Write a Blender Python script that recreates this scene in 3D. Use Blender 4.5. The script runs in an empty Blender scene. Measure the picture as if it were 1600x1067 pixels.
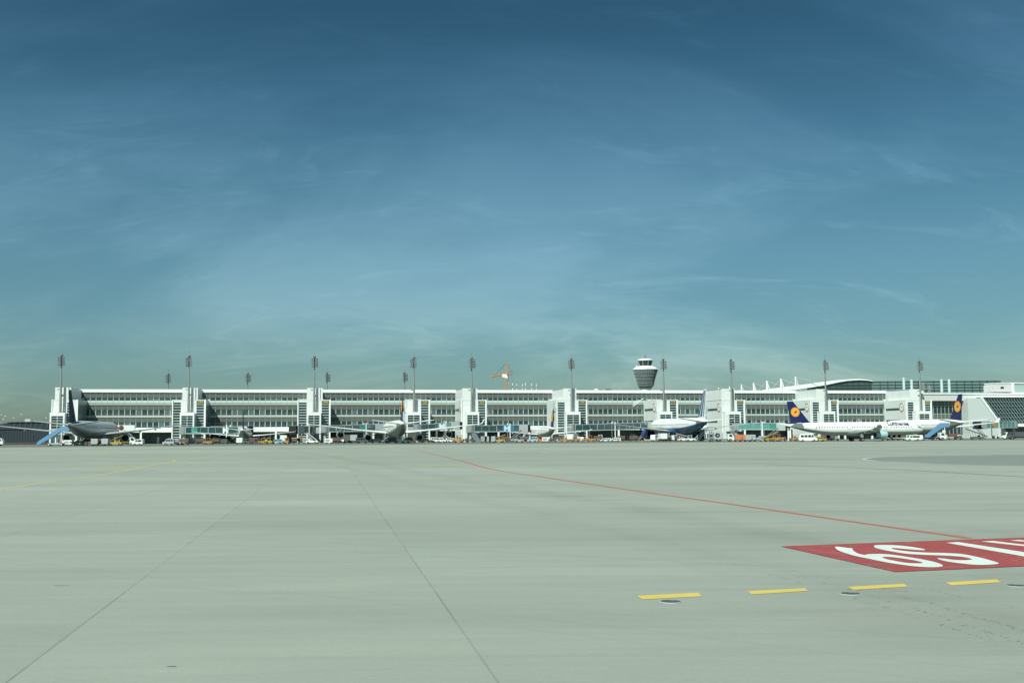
import bpy, bmesh, math, random
from mathutils import Matrix, Vector
R = math.radians
random.seed(7)
SC = bpy.context.scene
COL = SC.collection

# ------------------------------------------------------------------ camera
EYE = 2.1; F = 1750.0
PITCH = math.atan(148.0 / F); ROLL = R(0.344)
cam = bpy.data.cameras.new('camera'); camo = bpy.data.objects.new('camera', cam); COL.objects.link(camo)
cam.sensor_width = 36.0; cam.lens = F / 1600 * 36.0; cam.clip_start = 0.1; cam.clip_end = 20000
CM = Matrix.Translation((0, 0, EYE)) @ Matrix.Rotation(math.pi/2 + PITCH, 4, 'X') @ Matrix.Rotation(-ROLL, 4, 'Z')
camo.matrix_world = CM
SC.camera = camo
CMI = CM.inverted()

# ------------------------------------------------------------------ sky and sun
SUN_EL, SUN_AZ = R(49), math.atan2(-0.457, -0.889)
SC.view_settings.view_transform = 'Standard'; SC.view_settings.look = 'None'
SC.view_settings.gamma = 1; SC.view_settings.use_curve_mapping = False
SC.view_settings.exposure = 0.64
w = bpy.data.worlds.new("World"); SC.world = w; w.use_nodes = True
N = w.node_tree.nodes; LK = w.node_tree.links; N.clear()
def nn(t, **k):
    n = N.new(t)
    for a, b in k.items(): setattr(n, a, b)
    return n
out = nn('ShaderNodeOutputWorld'); bg = nn('ShaderNodeBackground'); bg.inputs[1].default_value = 0.1
sky = nn('ShaderNodeTexSky', sky_type='NISHITA'); sky.sun_disc = False
sky.sun_elevation = SUN_EL; sky.sun_rotation = SUN_AZ; sky.air_density = 1.0; sky.dust_density = 1.0; sky.ozone_density = 1.0
tc = nn('ShaderNodeTexCoord'); sp = nn('ShaderNodeSeparateXYZ'); LK.new(tc.outputs['Generated'], sp.inputs[0])
# tint of the air with height above the horizon (z = sine of the elevation)
rp = nn('ShaderNodeValToRGB'); LK.new(sp.outputs['Z'], rp.inputs[0]); cr = rp.color_ramp
TINT = [(0.00, (.275, .405, .425)), (0.052, (.265, .40, .425)), (0.10, (.25, .40, .42)), (0.157, (.255, .42, .43)), (0.21, (.215, .385, .395)), (0.266, (.175, .345, .362)), (0.315, (.148, .305, .328)), (0.362, (.120, .262, .285)), (1.0, (.10, .20, .27))]
SKYGAIN = 1.0
while len(cr.elements) < len(TINT): cr.elements.new(0.5)
for e, (p, c) in zip(cr.elements, TINT): e.position = p; e.color = (*c, 1)
# thin high cloud, laid on a plane overhead so that it flattens towards the horizon
ad = nn('ShaderNodeMath', operation='ADD'); LK.new(sp.outputs['Z'], ad.inputs[0]); ad.inputs[1].default_value = 0.42
dx = nn('ShaderNodeMath', operation='DIVIDE'); LK.new(sp.outputs['X'], dx.inputs[0]); LK.new(ad.outputs[0], dx.inputs[1])
dy = nn('ShaderNodeMath', operation='DIVIDE'); LK.new(sp.outputs['Y'], dy.inputs[0]); LK.new(ad.outputs[0], dy.inputs[1])
cb = nn('ShaderNodeCombineXYZ'); LK.new(dx.outputs[0], cb.inputs[0]); LK.new(dy.outputs[0], cb.inputs[1])
mp = nn('ShaderNodeMapping'); LK.new(cb.outputs[0], mp.inputs[0]); mp.inputs['Rotation'].default_value = (0, 0, R(38)); mp.inputs['Scale'].default_value = (.9, 1.7, 1); mp.inputs['Location'].default_value = (3.1, 0.4, 0)
n1 = nn('ShaderNodeTexNoise'); LK.new(mp.outputs[0], n1.inputs[0]); n1.inputs['Scale'].default_value = 1.2; n1.inputs['Detail'].default_value = 9; n1.inputs['Roughness'].default_value = .58; n1.inputs['Distortion'].default_value = .7
r1 = nn('ShaderNodeMapRange', interpolation_type='SMOOTHSTEP'); LK.new(n1.outputs['Fac'], r1.inputs[0]); r1.inputs[1].default_value = .40; r1.inputs[2].default_value = .68; r1.inputs[4].default_value = .62
mp2 = nn('ShaderNodeMapping'); LK.new(cb.outputs[0], mp2.inputs[0]); mp2.inputs['Rotation'].default_value = (0, 0, R(-35)); mp2.inputs['Scale'].default_value = (1.6, 4.2, 1)
n2 = nn('ShaderNodeTexNoise'); LK.new(mp2.outputs[0], n2.inputs[0]); n2.inputs['Scale'].default_value = 2.4; n2.inputs['Detail'].default_value = 12; n2.inputs['Roughness'].default_value = .66; n2.inputs['Distortion'].default_value = 1.1
r2 = nn('ShaderNodeMapRange', interpolation_type='SMOOTHSTEP'); LK.new(n2.outputs['Fac'], r2.inputs[0]); r2.inputs[1].default_value = .52; r2.inputs[2].default_value = .80; r2.inputs[4].default_value = .48
sm = nn('ShaderNodeMath', operation='ADD', use_clamp=True); LK.new(r1.outputs[0], sm.inputs[0]); LK.new(r2.outputs[0], sm.inputs[1])
mul = nn('ShaderNodeMix', data_type='RGBA', blend_type='MULTIPLY'); mul.inputs[0].default_value = 1
LK.new(sky.outputs[0], mul.inputs[6]); LK.new(rp.outputs[0], mul.inputs[7])
# cloud is brighter than the clear sky by a factor, a little greyer
cl = nn('ShaderNodeMix', data_type='RGBA', blend_type='MULTIPLY'); cl.inputs[0].default_value = 1; LK.new(mul.outputs[2], cl.inputs[6]); cl.inputs[7].default_value = (1.95, 1.54, 1.44, 1)
mx = nn('ShaderNodeMix', data_type='RGBA'); LK.new(sm.outputs[0], mx.inputs[0]); LK.new(mul.outputs[2], mx.inputs[6]); LK.new(cl.outputs[2], mx.inputs[7])
LK.new(mx.outputs[2], bg.inputs[0]); LK.new(bg.outputs[0], out.inputs[0])

sl = bpy.data.lights.new('sun', 'SUN'); sl.energy = 3.9; sl.angle = R(0.5); sl.color = (0.97, 1.0, 0.92)
so = bpy.data.objects.new('sun', sl); COL.objects.link(so)
sd = Vector((math.sin(SUN_AZ)*math.cos(SUN_EL), math.cos(SUN_AZ)*math.cos(SUN_EL), math.sin(SUN_EL)))
so.rotation_euler = sd.to_track_quat('Z', 'Y').to_euler(); so.location = (0, -30, 60)

# ------------------------------------------------------------------ helpers
def proj(p):
    q = CMI @ Vector(p)
    return 800 + F*q.x/-q.z, 533.5 - F*q.y/-q.z
def ray(px, py):
    return (CM.to_3x3() @ Vector(((px-800)/F, -(py-533.5)/F, -1))).normalized()
def gnd(px, py, z=0.0):
    d = ray(px, py); t = (z-EYE)/d.z; return Vector((d.x*t, d.y*t, z))
def atY(px, Y, z=3.0):
    "world x of the point at depth Y and height z seen in column px"
    a, b = -Y, Y
    for _ in range(40):
        m = (a+b)/2
        if proj((m, Y, z))[0] < px: a = m
        else: b = m
    return m
BETA = R(10.77); FO = Vector((0, 467.7, 0)); CB, SB = math.cos(BETA), math.sin(BETA)
def fw(u, v, z=0): return Vector((FO.x + u*CB - v*SB, FO.y + u*SB + v*CB, z))
def U(px, v, z=10.0):
    "distance along the facade, at set-back v, seen in column px"
    a, b = -320.0, 320.0
    for _ in range(40):
        m = (a+b)/2
        if proj(fw(m, v, z))[0] < px: a = m
        else: b = m
    return m

MATS = {}
def mat(name, col, rough=.6, metal=0.0, var=.10, scale=1.5, spec=.5, bump=0.0, stretch=None):
    if name in MATS: return MATS[name]
    m = bpy.data.materials.new(name); m.use_nodes = True; nt = m.node_tree; b = nt.nodes['Principled BSDF']
    b.inputs['Roughness'].default_value = rough; b.inputs['Metallic'].default_value = metal; b.inputs['Specular IOR Level'].default_value = spec
    t = nt.nodes.new('ShaderNodeTexCoord'); mpn = nt.nodes.new('ShaderNodeMapping'); nt.links.new(t.outputs['Object'], mpn.inputs[0])
    if stretch: mpn.inputs['Scale'].default_value = stretch
    n = nt.nodes.new('ShaderNodeTexNoise'); n.inputs['Scale'].default_value = scale; n.inputs['Detail'].default_value = 5
    nt.links.new(mpn.outputs[0], n.inputs[0])
    x = nt.nodes.new('ShaderNodeMix'); x.data_type = 'RGBA'; nt.links.new(n.outputs['Fac'], x.inputs[0])
    x.inputs[6].default_value = (*[c*(1-var) for c in col], 1); x.inputs[7].default_value = (*[min(1, c*(1+var)) for c in col], 1)
    nt.links.new(x.outputs[2], b.inputs['Base Color'])
    if bump:
        bn = nt.nodes.new('ShaderNodeBump'); bn.inputs['Strength'].default_value = bump; nt.links.new(n.outputs['Fac'], bn.inputs['Height']); nt.links.new(bn.outputs[0], b.inputs['Normal'])
    MATS[name] = m; return m
WHITE = mat('white_panel', (.74, .79, .76), .45, var=.04, scale=.3)
WHITE2 = mat('white_cladding', (.66, .71, .68), .5, var=.05, scale=.25)
SIDEW = mat('side_cladding', (.62, .68, .65), .5, var=.04, scale=.3)
SPAND = mat('spandrel_panel', (.36, .41, .37), .5, var=.10, scale=.35)
BALU = mat('balustrade_panel', (.50, .60, .56), .4, var=.10, scale=.5)
LOUV = mat('louvre_metal', (.15, .178, .155), .6, .0, var=.12, scale=.5)
LOUVD = mat('louvre_back', (.14, .16, .14), .7)
GL1 = mat('glass_dark', (.015, .04, .042), .12, var=.5, scale=.6, spec=.9)
GL2 = mat('glass_teal', (.025, .065, .07), .15, var=.4, scale=.6, spec=.9)
GL3 = mat('glass_with_blind', (.075, .14, .14), .3, var=.25, scale=.6, spec=.7)
GLJ = mat('bridge_glass', (.022, .065, .07), .12, var=.4, scale=.4, spec=.9)
GLJ2 = mat('bridge_glass_teal', (.09, .27, .25), .2, var=.2, scale=.5, spec=.8)
GLH = mat('hall_glass', (.16, .27, .25), .15, var=.2, scale=.1, spec=.9)
GRN = mat('green_tarpaulin', (.02, .24, .17), .5)
FRAME = mat('grey_frame', (.34, .38, .37), .5, .3)
DFRAME = mat('dark_frame', (.05, .08, .08), .5, .3)
POLE = mat('galvanised_steel', (.30, .33, .31), .5, .5, var=.1)
DARK = mat('dark_void', (.012, .018, .02), .8)
DGREY = mat('dark_grey_paint', (.075, .085, .085), .6)
GREY = mat('grey_paint', (.22, .25, .25), .55)
SLATE = mat('slate_blue_cladding', (.16, .21, .23), .6, var=.06)
RUB = mat('black_rubber', (.015, .015, .016), .85)
ORANGE = mat('orange_paint', (.40, .21, .06), .5, var=.18, scale=1)
VORG = mat('vivid_orange_paint', (.55, .18, .05), .5, var=.1)
YELL = mat('yellow_paint', (.46, .37, .07), .5, var=.15)
YSIGN = mat('sign_yellow', (.62, .46, .03), .5, var=.05)
BLUE = mat('sky_blue_paint', (.12, .27, .44), .45, var=.10)
RED = mat('dull_red_paint', (.26, .05, .04), .55)
BROWN = mat('brown_canvas', (.13, .08, .055), .8, var=.3)
VWHITE = mat('vehicle_white', (.72, .76, .72), .35, var=.06)
VGREY = mat('vehicle_grey', (.36, .41, .40), .5, var=.12)
PALEB = mat('pale_blue_paint', (.34, .48, .52), .45)
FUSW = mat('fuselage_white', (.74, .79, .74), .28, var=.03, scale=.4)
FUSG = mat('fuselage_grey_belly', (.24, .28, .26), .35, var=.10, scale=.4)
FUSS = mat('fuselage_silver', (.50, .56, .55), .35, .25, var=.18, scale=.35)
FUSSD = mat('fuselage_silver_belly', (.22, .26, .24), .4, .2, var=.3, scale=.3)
UBLUE = mat('fuselage_blue', (.035, .11, .22), .3, var=.15, scale=.3)
NAVY = mat('navy_tail', (.012, .017, .085), .35, var=.05)
NAVYT = mat('navy_lettering', (.006, .009, .045), .7, spec=.1)
DFIN = mat('dark_grey_tail', (.06, .065, .085), .75, var=.2, spec=.15)
LFIN = mat('pale_blue_tail', (.60, .66, .66), .35, var=.04)
LOGO = mat('emblem_orange', (.78, .36, .035), .45, var=.05)
WINGM = mat('wing_grey', (.46, .51, .49), .35, .2, var=.08)
WINGW = mat('wing_white', (.78, .83, .79), .35, var=.05)
ENGB = mat('engine_blue', (.03, .06, .24), .35)
HIVIS = mat('hivis_cloth', (.70, .62, .04), .8)
SKIN = mat('skin', (.42, .25, .18), .6)
CLOTHW = mat('pale_shirt', (.6, .62, .6), .9)
CLOTHD = mat('dark_trousers', (.03, .035, .05), .9)

class MB:
    def __init__(s): s.v = []; s.f = []; s.m = []; s.sm = []
    def face(s, idx, m=0, sm=False): s.f.append(idx); s.m.append(m); s.sm.append(sm)
    def quad(s, pts, m=0):
        b = len(s.v); s.v += [tuple(p) for p in pts]; s.face(tuple(range(b, b+len(pts))), m); return s
    def box(s, x0, x1, y0, y1, z0, z1, m=0):
        b = len(s.v)
        s.v += [(x0,y0,z0),(x1,y0,z0),(x1,y1,z0),(x0,y1,z0),(x0,y0,z1),(x1,y0,z1),(x1,y1,z1),(x0,y1,z1)]
        for q in ((3,2,1,0),(4,5,6,7),(0,1,5,4),(1,2,6,5),(2,3,7,6),(3,0,4,7)): s.face(tuple(b+i for i in q), m)
        return s
    def prism(s, pts, axis, a0, a1, m=0):
        "polygon pts in the plane normal to axis ('x': (y,z), 'y': (x,z), 'z': (x,y)), extruded a0..a1"
        def mk(p, a): return {'x': (a, p[0], p[1]), 'y': (p[0], a, p[1]), 'z': (p[0], p[1], a)}[axis]
        b = len(s.v); n = len(pts)
        s.v += [mk(p, a0) for p in pts] + [mk(p, a1) for p in pts]
        s.face(tuple(b+i for i in reversed(range(n))), m); s.face(tuple(b+n+i for i in range(n)), m)
        for i in range(n): s.face((b+i, b+(i+1) % n, b+n+(i+1) % n, b+n+i), m)
        return s
    def loft(s, rings, m=0, cap=True, sm=True, mf=None):
        b = len(s.v); n = len(rings[0])
        for r in rings: s.v += [tuple(p) for p in r]
        for k in range(len(rings)-1):
            for i in range(n):
                j = (i+1) % n; q = (b+k*n+i, b+k*n+j, b+(k+1)*n+j, b+(k+1)*n+i)
                s.face(q, mf(k, i) if mf else m, sm)
        if cap:
            s.face(tuple(b+i for i in reversed(range(n))), mf(0, 0) if mf else m)
            s.face(tuple(b+(len(rings)-1)*n+i for i in range(n)), mf(len(rings)-2, 0) if mf else m)
        return s
    def cyl(s, p0, p1, r0, r1=None, n=12, m=0, cap=True):
        r1 = r0 if r1 is None else r1; p0 = Vector(p0); p1 = Vector(p1); d = (p1-p0).normalized()
        a = Vector((0, 0, 1)) if abs(d.z) < .9 else Vector((1, 0, 0)); e1 = d.cross(a).normalized(); e2 = d.cross(e1)
        rg = [[p + e1*(r*math.cos(2*math.pi*i/n)) + e2*(r*math.sin(2*math.pi*i/n)) for i in range(n)] for p, r in ((p0, r0), (p1, r1))]
        return s.loft(rg, m, cap, n > 6)
    def lathe(s, prof, c, axis='z', n=24, m=0, cap=False, mf=None):
        "prof: (radius, position along the axis)"
        rg = []
        for r, h in prof:
            ring = []
            for i in range(n):
                a = 2*math.pi*i/n; x, y = r*math.cos(a), r*math.sin(a)
                ring.append((c[0]+x, c[1]+y, c[2]+h) if axis == 'z' else ((c[0]+x, c[1]+h, c[2]+y) if axis == 'y' else (c[0]+h, c[1]+x, c[2]+y)))
            rg.append(ring)
        return s.loft(rg, m, cap, True, mf)
    def wheel(s, c, r, wd, axis='y', m=0, m2=1):
        c = Vector(c); a = Vector((0, 1, 0)) if axis == 'y' else Vector((1, 0, 0))
        s.cyl(c-a*wd/2, c+a*wd/2, r, n=16, m=m); s.cyl(c-a*(wd/2+.02), c+a*(wd/2+.02), r*.5, n=10, m=m2); return s
    def build(s, name, mats, parent=None):
        if not isinstance(mats, (list, tuple)): mats = [mats]
        me = bpy.data.meshes.new(name); me.from_pydata(s.v, [], s.f)
        for mm in mats: me.materials.append(mm)
        me.polygons.foreach_set('material_index', s.m); me.polygons.foreach_set('use_smooth', s.sm)
        bm = bmesh.new(); bm.from_mesh(me); bmesh.ops.recalc_face_normals(bm, faces=bm.faces); bm.to_mesh(me); bm.free()
        me.update(); me.set_sharp_from_angle(angle=R(38))
        o = bpy.data.objects.new(name, me); COL.objects.link(o)
        if parent: o.parent = parent
        return o
def tag(o, label, cat, group=None, kind=None):
    if label: o['label'] = label
    if cat: o['category'] = cat
    if group: o['group'] = group
    if kind: o['kind'] = kind
    return o
def thing(name, loc, rz, label, cat, group=None):
    o = bpy.data.objects.new(name, None); COL.objects.link(o); o.location = loc; o.rotation_euler = (0, 0, rz); o.empty_display_size = .5
    return tag(o, label, cat, group)
def dup(root, loc, rz, label):
    r = root.copy(); COL.objects.link(r); r.location = loc; r.rotation_euler = (0, 0, rz); r['label'] = label
    for ch in list(root.children):
        c = ch.copy(); COL.objects.link(c); c.parent = r
        for g in ch.children:
            d = g.copy(); COL.objects.link(d); d.parent = c
    return r
def text_mesh(txt, size, extrude=0.0, offset=0.0, shear=0.0, space=1.0):
    cu = bpy.data.curves.new('lettering', 'FONT'); cu.body = txt; cu.size = size; cu.align_x = 'CENTER'; cu.align_y = 'CENTER'
    cu.extrude = extrude; cu.offset = offset; cu.shear = shear; cu.space_character = space
    o = bpy.data.objects.new('tmp', cu); COL.objects.link(o); bpy.context.view_layer.update()
    me = bpy.data.meshes.new_from_object(o.evaluated_get(bpy.context.evaluated_depsgraph_get()))
    bpy.data.objects.remove(o); return me
def text_obj(name, txt, size, loc, rot, m, parent=None, offset=0.0, extrude=.02):
    me = text_mesh(txt, size, extrude, offset); me.materials.clear(); me.materials.append(m)
    o = bpy.data.objects.new(name, me); COL.objects.link(o); o.location = loc; o.rotation_euler = rot
    if parent: o.parent = parent
    return o

# ------------------------------------------------------------------ ground
def ground_material():
    m = bpy.data.materials.new('apron_concrete'); m.use_nodes = True; nt = m.node_tree; L = nt.links; b = nt.nodes['Principled BSDF']
    def N_(t, **k):
        n = nt.nodes.new(t)
        for a, c in k.items(): setattr(n, a, c)
        return n
    def math_(op, a, c=None, clamp=False):
        n = N_('ShaderNodeMath', operation=op, use_clamp=clamp)
        for i, x in enumerate((a, c)):
            if x is None: continue
            if isinstance(x, (int, float)): n.inputs[i].default_value = x
            else: L.new(x, n.inputs[i])
        return n.outputs[0]
    g = N_('ShaderNodeNewGeometry'); s = N_('ShaderNodeSeparateXYZ'); L.new(g.outputs['Position'], s.inputs[0])
    def noise(scale, sx, sy, rot=0, detail=6, rough=.6, dist=0):
        q = N_('ShaderNodeMapping'); L.new(g.outputs['Position'], q.inputs[0]); q.inputs['Scale'].default_value = (sx, sy, 1); q.inputs['Rotation'].default_value = (0, 0, rot)
        n = N_('ShaderNodeTexNoise'); L.new(q.outputs[0], n.inputs[0]); n.inputs['Scale'].default_value = scale; n.inputs['Detail'].default_value = detail; n.inputs['Roughness'].default_value = rough; n.inputs['Distortion'].default_value = dist
        return n.outputs['Fac']
    def mrange(v, a, c, d, e):
        n = N_('ShaderNodeMapRange'); L.new(v, n.inputs[0])
        for i, x in enumerate((a, c, d, e)): n.inputs[i+1].default_value = x
        return n.outputs[0]
    big = mrange(noise(.05, .5, 1.6, R(-8), 4), .3, .7, .88, 1.09)
    mid = mrange(noise(.5, .35, 2.2, R(-14), 7, .65, .4), .3, .7, .93, 1.07)
    mid2 = mrange(noise(.9, .12, 2.0, R(6), 5, .6), .55, .8, 1.0, .90)
    fine = mrange(noise(14, 1, 1, 0, 4, .7), .3, .7, .95, 1.05)
    grain = mrange(noise(90, 1, 1, 0, 3, .7), .25, .75, .93, 1.07)
    # slab bands across (apron paving lanes, each a slightly different cast)
    c = math_('ADD', s.outputs['X'], math_('MULTIPLY', s.outputs['Y'], .164))
    cc = math_('DIVIDE', math_('SUBTRACT', c, 1.473), 4.25)
    fl = math_('FLOOR', cc); fr = math_('FRACT', cc)
    d = math_('ABSOLUTE', math_('SUBTRACT', fr, .5)); d = math_('SUBTRACT', .5, d)       # distance to nearest joint, in slabs
    d = math_('MULTIPLY', d, 4.1)
    jl = mrange(d, .005, .016, 1.0, 0.0)
    wn = N_('ShaderNodeTexWhiteNoise', noise_dimensions='1D'); L.new(fl, wn.inputs['W'])
    rowv = math_('FLOOR', math_('DIVIDE', s.outputs['Y'], 4.3)); wn2 = N_('ShaderNodeTexWhiteNoise', noise_dimensions='2D')
    cx = N_('ShaderNodeCombineXYZ'); L.new(fl, cx.inputs[0]); L.new(rowv, cx.inputs[1]); L.new(cx.outputs[0], wn2.inputs['Vector'])
    slab = mrange(wn2.outputs['Value'], 0, 1, .965, 1.03)
    jn = mrange(noise(.25, 1, 1, 0, 3), .38, .6, .25, 1.0)
    left = mrange(c, 2.4, 3.4, 1.0, 0.0)                                   # the joints west of the painted sign are the open ones
    jl = math_('MULTIPLY', math_('MULTIPLY', jl, jn), left)
    yr = math_('FRACT', math_('DIVIDE', math_('ADD', s.outputs['Y'], math_('MULTIPLY', s.outputs['X'], -.16)), 5.3))
    yd = math_('MULTIPLY', math_('SUBTRACT', .5, math_('ABSOLUTE', math_('SUBTRACT', yr, .5))), 5.3)
    jy = math_('MULTIPLY', mrange(yd, .006, .02, .16, 0.0), jn)
    v = math_('MULTIPLY', big, mid); v = math_('MULTIPLY', v, mid2); v = math_('MULTIPLY', v, fine); v = math_('MULTIPLY', v, grain); v = math_('MULTIPLY', v, slab)
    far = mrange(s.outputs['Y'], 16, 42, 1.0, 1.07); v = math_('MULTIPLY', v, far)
    sx_ = math_('SUBTRACT', s.outputs['X'], 5.6); sy_ = math_('MULTIPLY', math_('SUBTRACT', s.outputs['Y'], 13.4), .9)
    rad_ = math_('SQRT', math_('ADD', math_('MULTIPLY', sx_, sx_), math_('MULTIPLY', sy_, sy_)))
    rad_ = math_('ADD', rad_, math_('MULTIPLY', math_('SUBTRACT', noise(.7, 1, 1, 0, 5), .5), 3.0))
    v = math_('MULTIPLY', v, mrange(rad_, 1.0, 3.4, .91, 1.0))
    # rubbered taxi strip and worn lane (real wear of the paving, running parallel to the terminal)
    vv = math_('ADD', s.outputs['Y'], math_('MULTIPLY', s.outputs['X'], -.19))
    wob = math_('MULTIPLY', math_('SUBTRACT', noise(.02, 1, 1, 0, 3), .5), 60)
    vw = math_('ADD', vv, wob)
    b1 = math_('MULTIPLY', mrange(vw, 74, 92, 0, 1), mrange(vw, 150, 185, 1, 0))
    tex = mrange(noise(.10, .15, 3.0, R(11), 6, .7), .35, .65, .45, 1.0)
    v = math_('MULTIPLY', v, math_('SUBTRACT', 1.0, math_('MULTIPLY', math_('MULTIPLY', b1, tex), .09)))
    b2 = math_('MULTIPLY', mrange(vv, 218, 224, 0, 1), mrange(vv, 236, 240, 1, 0))
    v = math_('MULTIPLY', v, math_('SUBTRACT', 1.0, math_('MULTIPLY', b2, .10)))
    b3 = mrange(vv, 300, 330, 0, 1)                                                     # darker paving on the stands near the aircraft
    v = math_('MULTIPLY', v, math_('SUBTRACT', 1.0, math_('MULTIPLY', b3, .45)))
    j = math_('MAXIMUM', jl, jy); v2 = math_('MULTIPLY', v, math_('SUBTRACT', 1.0, math_('MULTIPLY', j, .36)))
    # wheel tracks of the taxi turn beside the red line
    ta, tb = gnd(770, 757), gnd(1420, 868); td = (tb-ta).normalized()
    ln = math_('SUBTRACT', math_('MULTIPLY', math_('SUBTRACT', s.outputs['X'], ta.x), td.y), math_('MULTIPLY', math_('SUBTRACT', s.outputs['Y'], ta.y), td.x))
    ln = math_('ADD', ln, math_('MULTIPLY', math_('SUBTRACT', noise(.08, 1, 1, 0, 2), .5), 3.0))
    for off, wd, st in ((0, 1.1, .10), (3.1, .7, .07), (-4.5, .5, .05)):
        dd = math_('ABSOLUTE', math_('SUBTRACT', ln, off)); tr = math_('MULTIPLY', mrange(dd, 0, wd, st, 0.0), mrange(noise(.6, .6, .6, 0, 5), .3, .6, .3, 1.0))
        v2 = math_('MULTIPLY', v2, math_('SUBTRACT', 1.0, tr))
    # pairs of curved tyre tracks crossing the lanes
    for (pa, pb, wd, st) in (((400, 842), (1000, 873), .16, .07), ((380, 852), (1010, 885), .14, .05), ((400, 918), (1000, 986), .07, .07), ((440, 934), (1000, 1006), .07, .06), ((0, 897), (420, 925), .09, .05), ((60, 806), (620, 812), .2, .05)):
        qa, qb = gnd(*pa), gnd(*pb); qd = (qb-qa).normalized()
        dd = math_('SUBTRACT', math_('MULTIPLY', math_('SUBTRACT', s.outputs['X'], qa.x), qd.y), math_('MULTIPLY', math_('SUBTRACT', s.outputs['Y'], qa.y), qd.x))
        dd = math_('ABSOLUTE', math_('ADD', dd, math_('MULTIPLY', math_('SUBTRACT', noise(.11, 1, 1, 0, 2), .5), .9)))
        tr = math_('MULTIPLY', mrange(dd, 0, wd, st, 0.0), mrange(noise(1.2, .5, .5, 0, 5), .35, .6, .2, 1.0)); v2 = math_('MULTIPLY', v2, math_('SUBTRACT', 1.0, tr))
    scuff = mrange(noise(3.2, .10, 1.4, R(7), 6, .7, .3), .56, .78, 1.0, .945); scuff2 = mrange(noise(2.6, .14, 1.6, R(-10), 6, .7, .3), .58, .8, 1.0, 1.05)
    v2 = math_('MULTIPLY', math_('MULTIPLY', v2, scuff), scuff2)
    # tyre smears
    ty = mrange(noise(.35, .06, 5.0, R(-11), 5, .55, .15), .63, .74, 0.0, .13)
    v2 = math_('MULTIPLY', v2, math_('SUBTRACT', 1.0, ty))
    hue = N_('ShaderNodeMix', data_type='RGBA'); L.new(noise(.35, .5, 1.2, 0, 4), hue.inputs[0])
    hue.inputs[6].default_value = (.240, .286, .242, 1); hue.inputs[7].default_value = (.266, .290, .242, 1)
    mu = N_('ShaderNodeVectorMath', operation='SCALE'); L.new(hue.outputs[2], mu.inputs[0]); L.new(v2, mu.inputs['Scale'])
    L.new(mu.outputs[0], b.inputs['Base Color']); b.inputs['Roughness'].default_value = .85; b.inputs['Specular IOR Level'].default_value = .25
    bp = N_('ShaderNodeBump'); bp.inputs['Strength'].default_value = .15; bp.inputs['Distance'].default_value = .01; L.new(grain, bp.inputs['Height']); L.new(bp.outputs[0], b.inputs['Normal'])
    return m
tag(MB().quad([(-6000, -300, 0), (6000, -300, 0), (6000, 9000, 0), (-6000, 9000, 0)]).build('ground', ground_material()), None, None, kind='structure')

def wear_paint(name, col, wear=.35, under=(.22, .27, .23), sc=3.0):
    m = bpy.data.materials.new(name); m.use_nodes = True; nt = m.node_tree; b = nt.nodes['Principled BSDF']; b.inputs['Roughness'].default_value = .7
    g = nt.nodes.new('ShaderNodeNewGeometry')
    n = nt.nodes.new('ShaderNodeTexNoise'); n.inputs['Scale'].default_value = sc; n.inputs['Detail'].default_value = 9; n.inputs['Roughness'].default_value = .75; nt.links.new(g.outputs['Position'], n.inputs[0])
    r = nt.nodes.new('ShaderNodeMapRange'); r.inputs[1].default_value = .52; r.inputs[2].default_value = .72; r.inputs[4].default_value = wear; nt.links.new(n.outputs['Fac'], r.inputs[0])
    n2 = nt.nodes.new('ShaderNodeTexNoise'); n2.inputs['Scale'].default_value = .9; n2.inputs['Detail'].default_value = 5; nt.links.new(g.outputs['Position'], n2.inputs[0])
    c = nt.nodes.new('ShaderNodeMix'); c.data_type = 'RGBA'; nt.links.new(n2.outputs['Fac'], c.inputs[0]); c.inputs[6].default_value = (*[k*.88 for k in col], 1); c.inputs[7].default_value = (*[min(1, k*1.12) for k in col], 1)
    x = nt.nodes.new('ShaderNodeMix'); x.data_type = 'RGBA'; nt.links.new(r.outputs[0], x.inputs[0]); nt.links.new(c.outputs[2], x.inputs[6]); x.inputs[7].default_value = (*under, 1)
    nt.links.new(x.outputs[2], b.inputs['Base Color']); return m
PR = wear_paint('worn_red_marking', (.29, .052, .048), .75, (.24, .20, .15), 3.2)
PRL = wear_paint('worn_red_line', (.36, .11, .06), .5)
PY = wear_paint('worn_yellow_marking', (.56, .44, .10), .35)
PYF = wear_paint('faded_yellow_marking', (.38, .39, .14), .85)
PW = wear_paint('worn_white_marking', (.56, .66, .61), .35, (.4, .3, .28))
PWF = wear_paint('faded_white_marking', (.42, .48, .42), .6)
ASPH = wear_paint('dark_asphalt', (.175, .208, .182), .85, (.22, .262, .228), .12)
def marking(name, pts, m, z=.004, px=True):
    P = [gnd(*p) for p in pts] if px else [Vector(p) for p in pts]
    return tag(MB().quad([(p.x, p.y, z) for p in P]).build(name, m), None, None, kind='structure')
def stripe(name, pts, wid, m, z=.004):
    P = [gnd(*p) for p in pts]
    # smooth with Catmull-Rom
    Q = []
    for i in range(len(P)-1):
        a, b, c, d = P[max(i-1, 0)], P[i], P[i+1], P[min(i+2, len(P)-1)]
        for k in range(8):
            t = k/8; Q.append(.5*((2*b)+(c-a)*t+(2*a-5*b+4*c-d)*t*t+(3*b-a-3*c+d)*t**3))
    Q.append(P[-1]); mb = MB(); L_ = []
    for i, q in enumerate(Q):
        t = (Q[min(i+1, len(Q)-1)]-Q[max(i-1, 0)]).normalized(); nrm = Vector((-t.y, t.x, 0))*wid/2
        L_.append((q+nrm, q-nrm))
    for i in range(len(L_)-1):
        a, b = L_[i]; c, d = L_[i+1]; mb.quad([(p.x, p.y, z) for p in (b, d, c, a)])
    return tag(mb.build(name, m), None, None, kind='structure')
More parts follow.
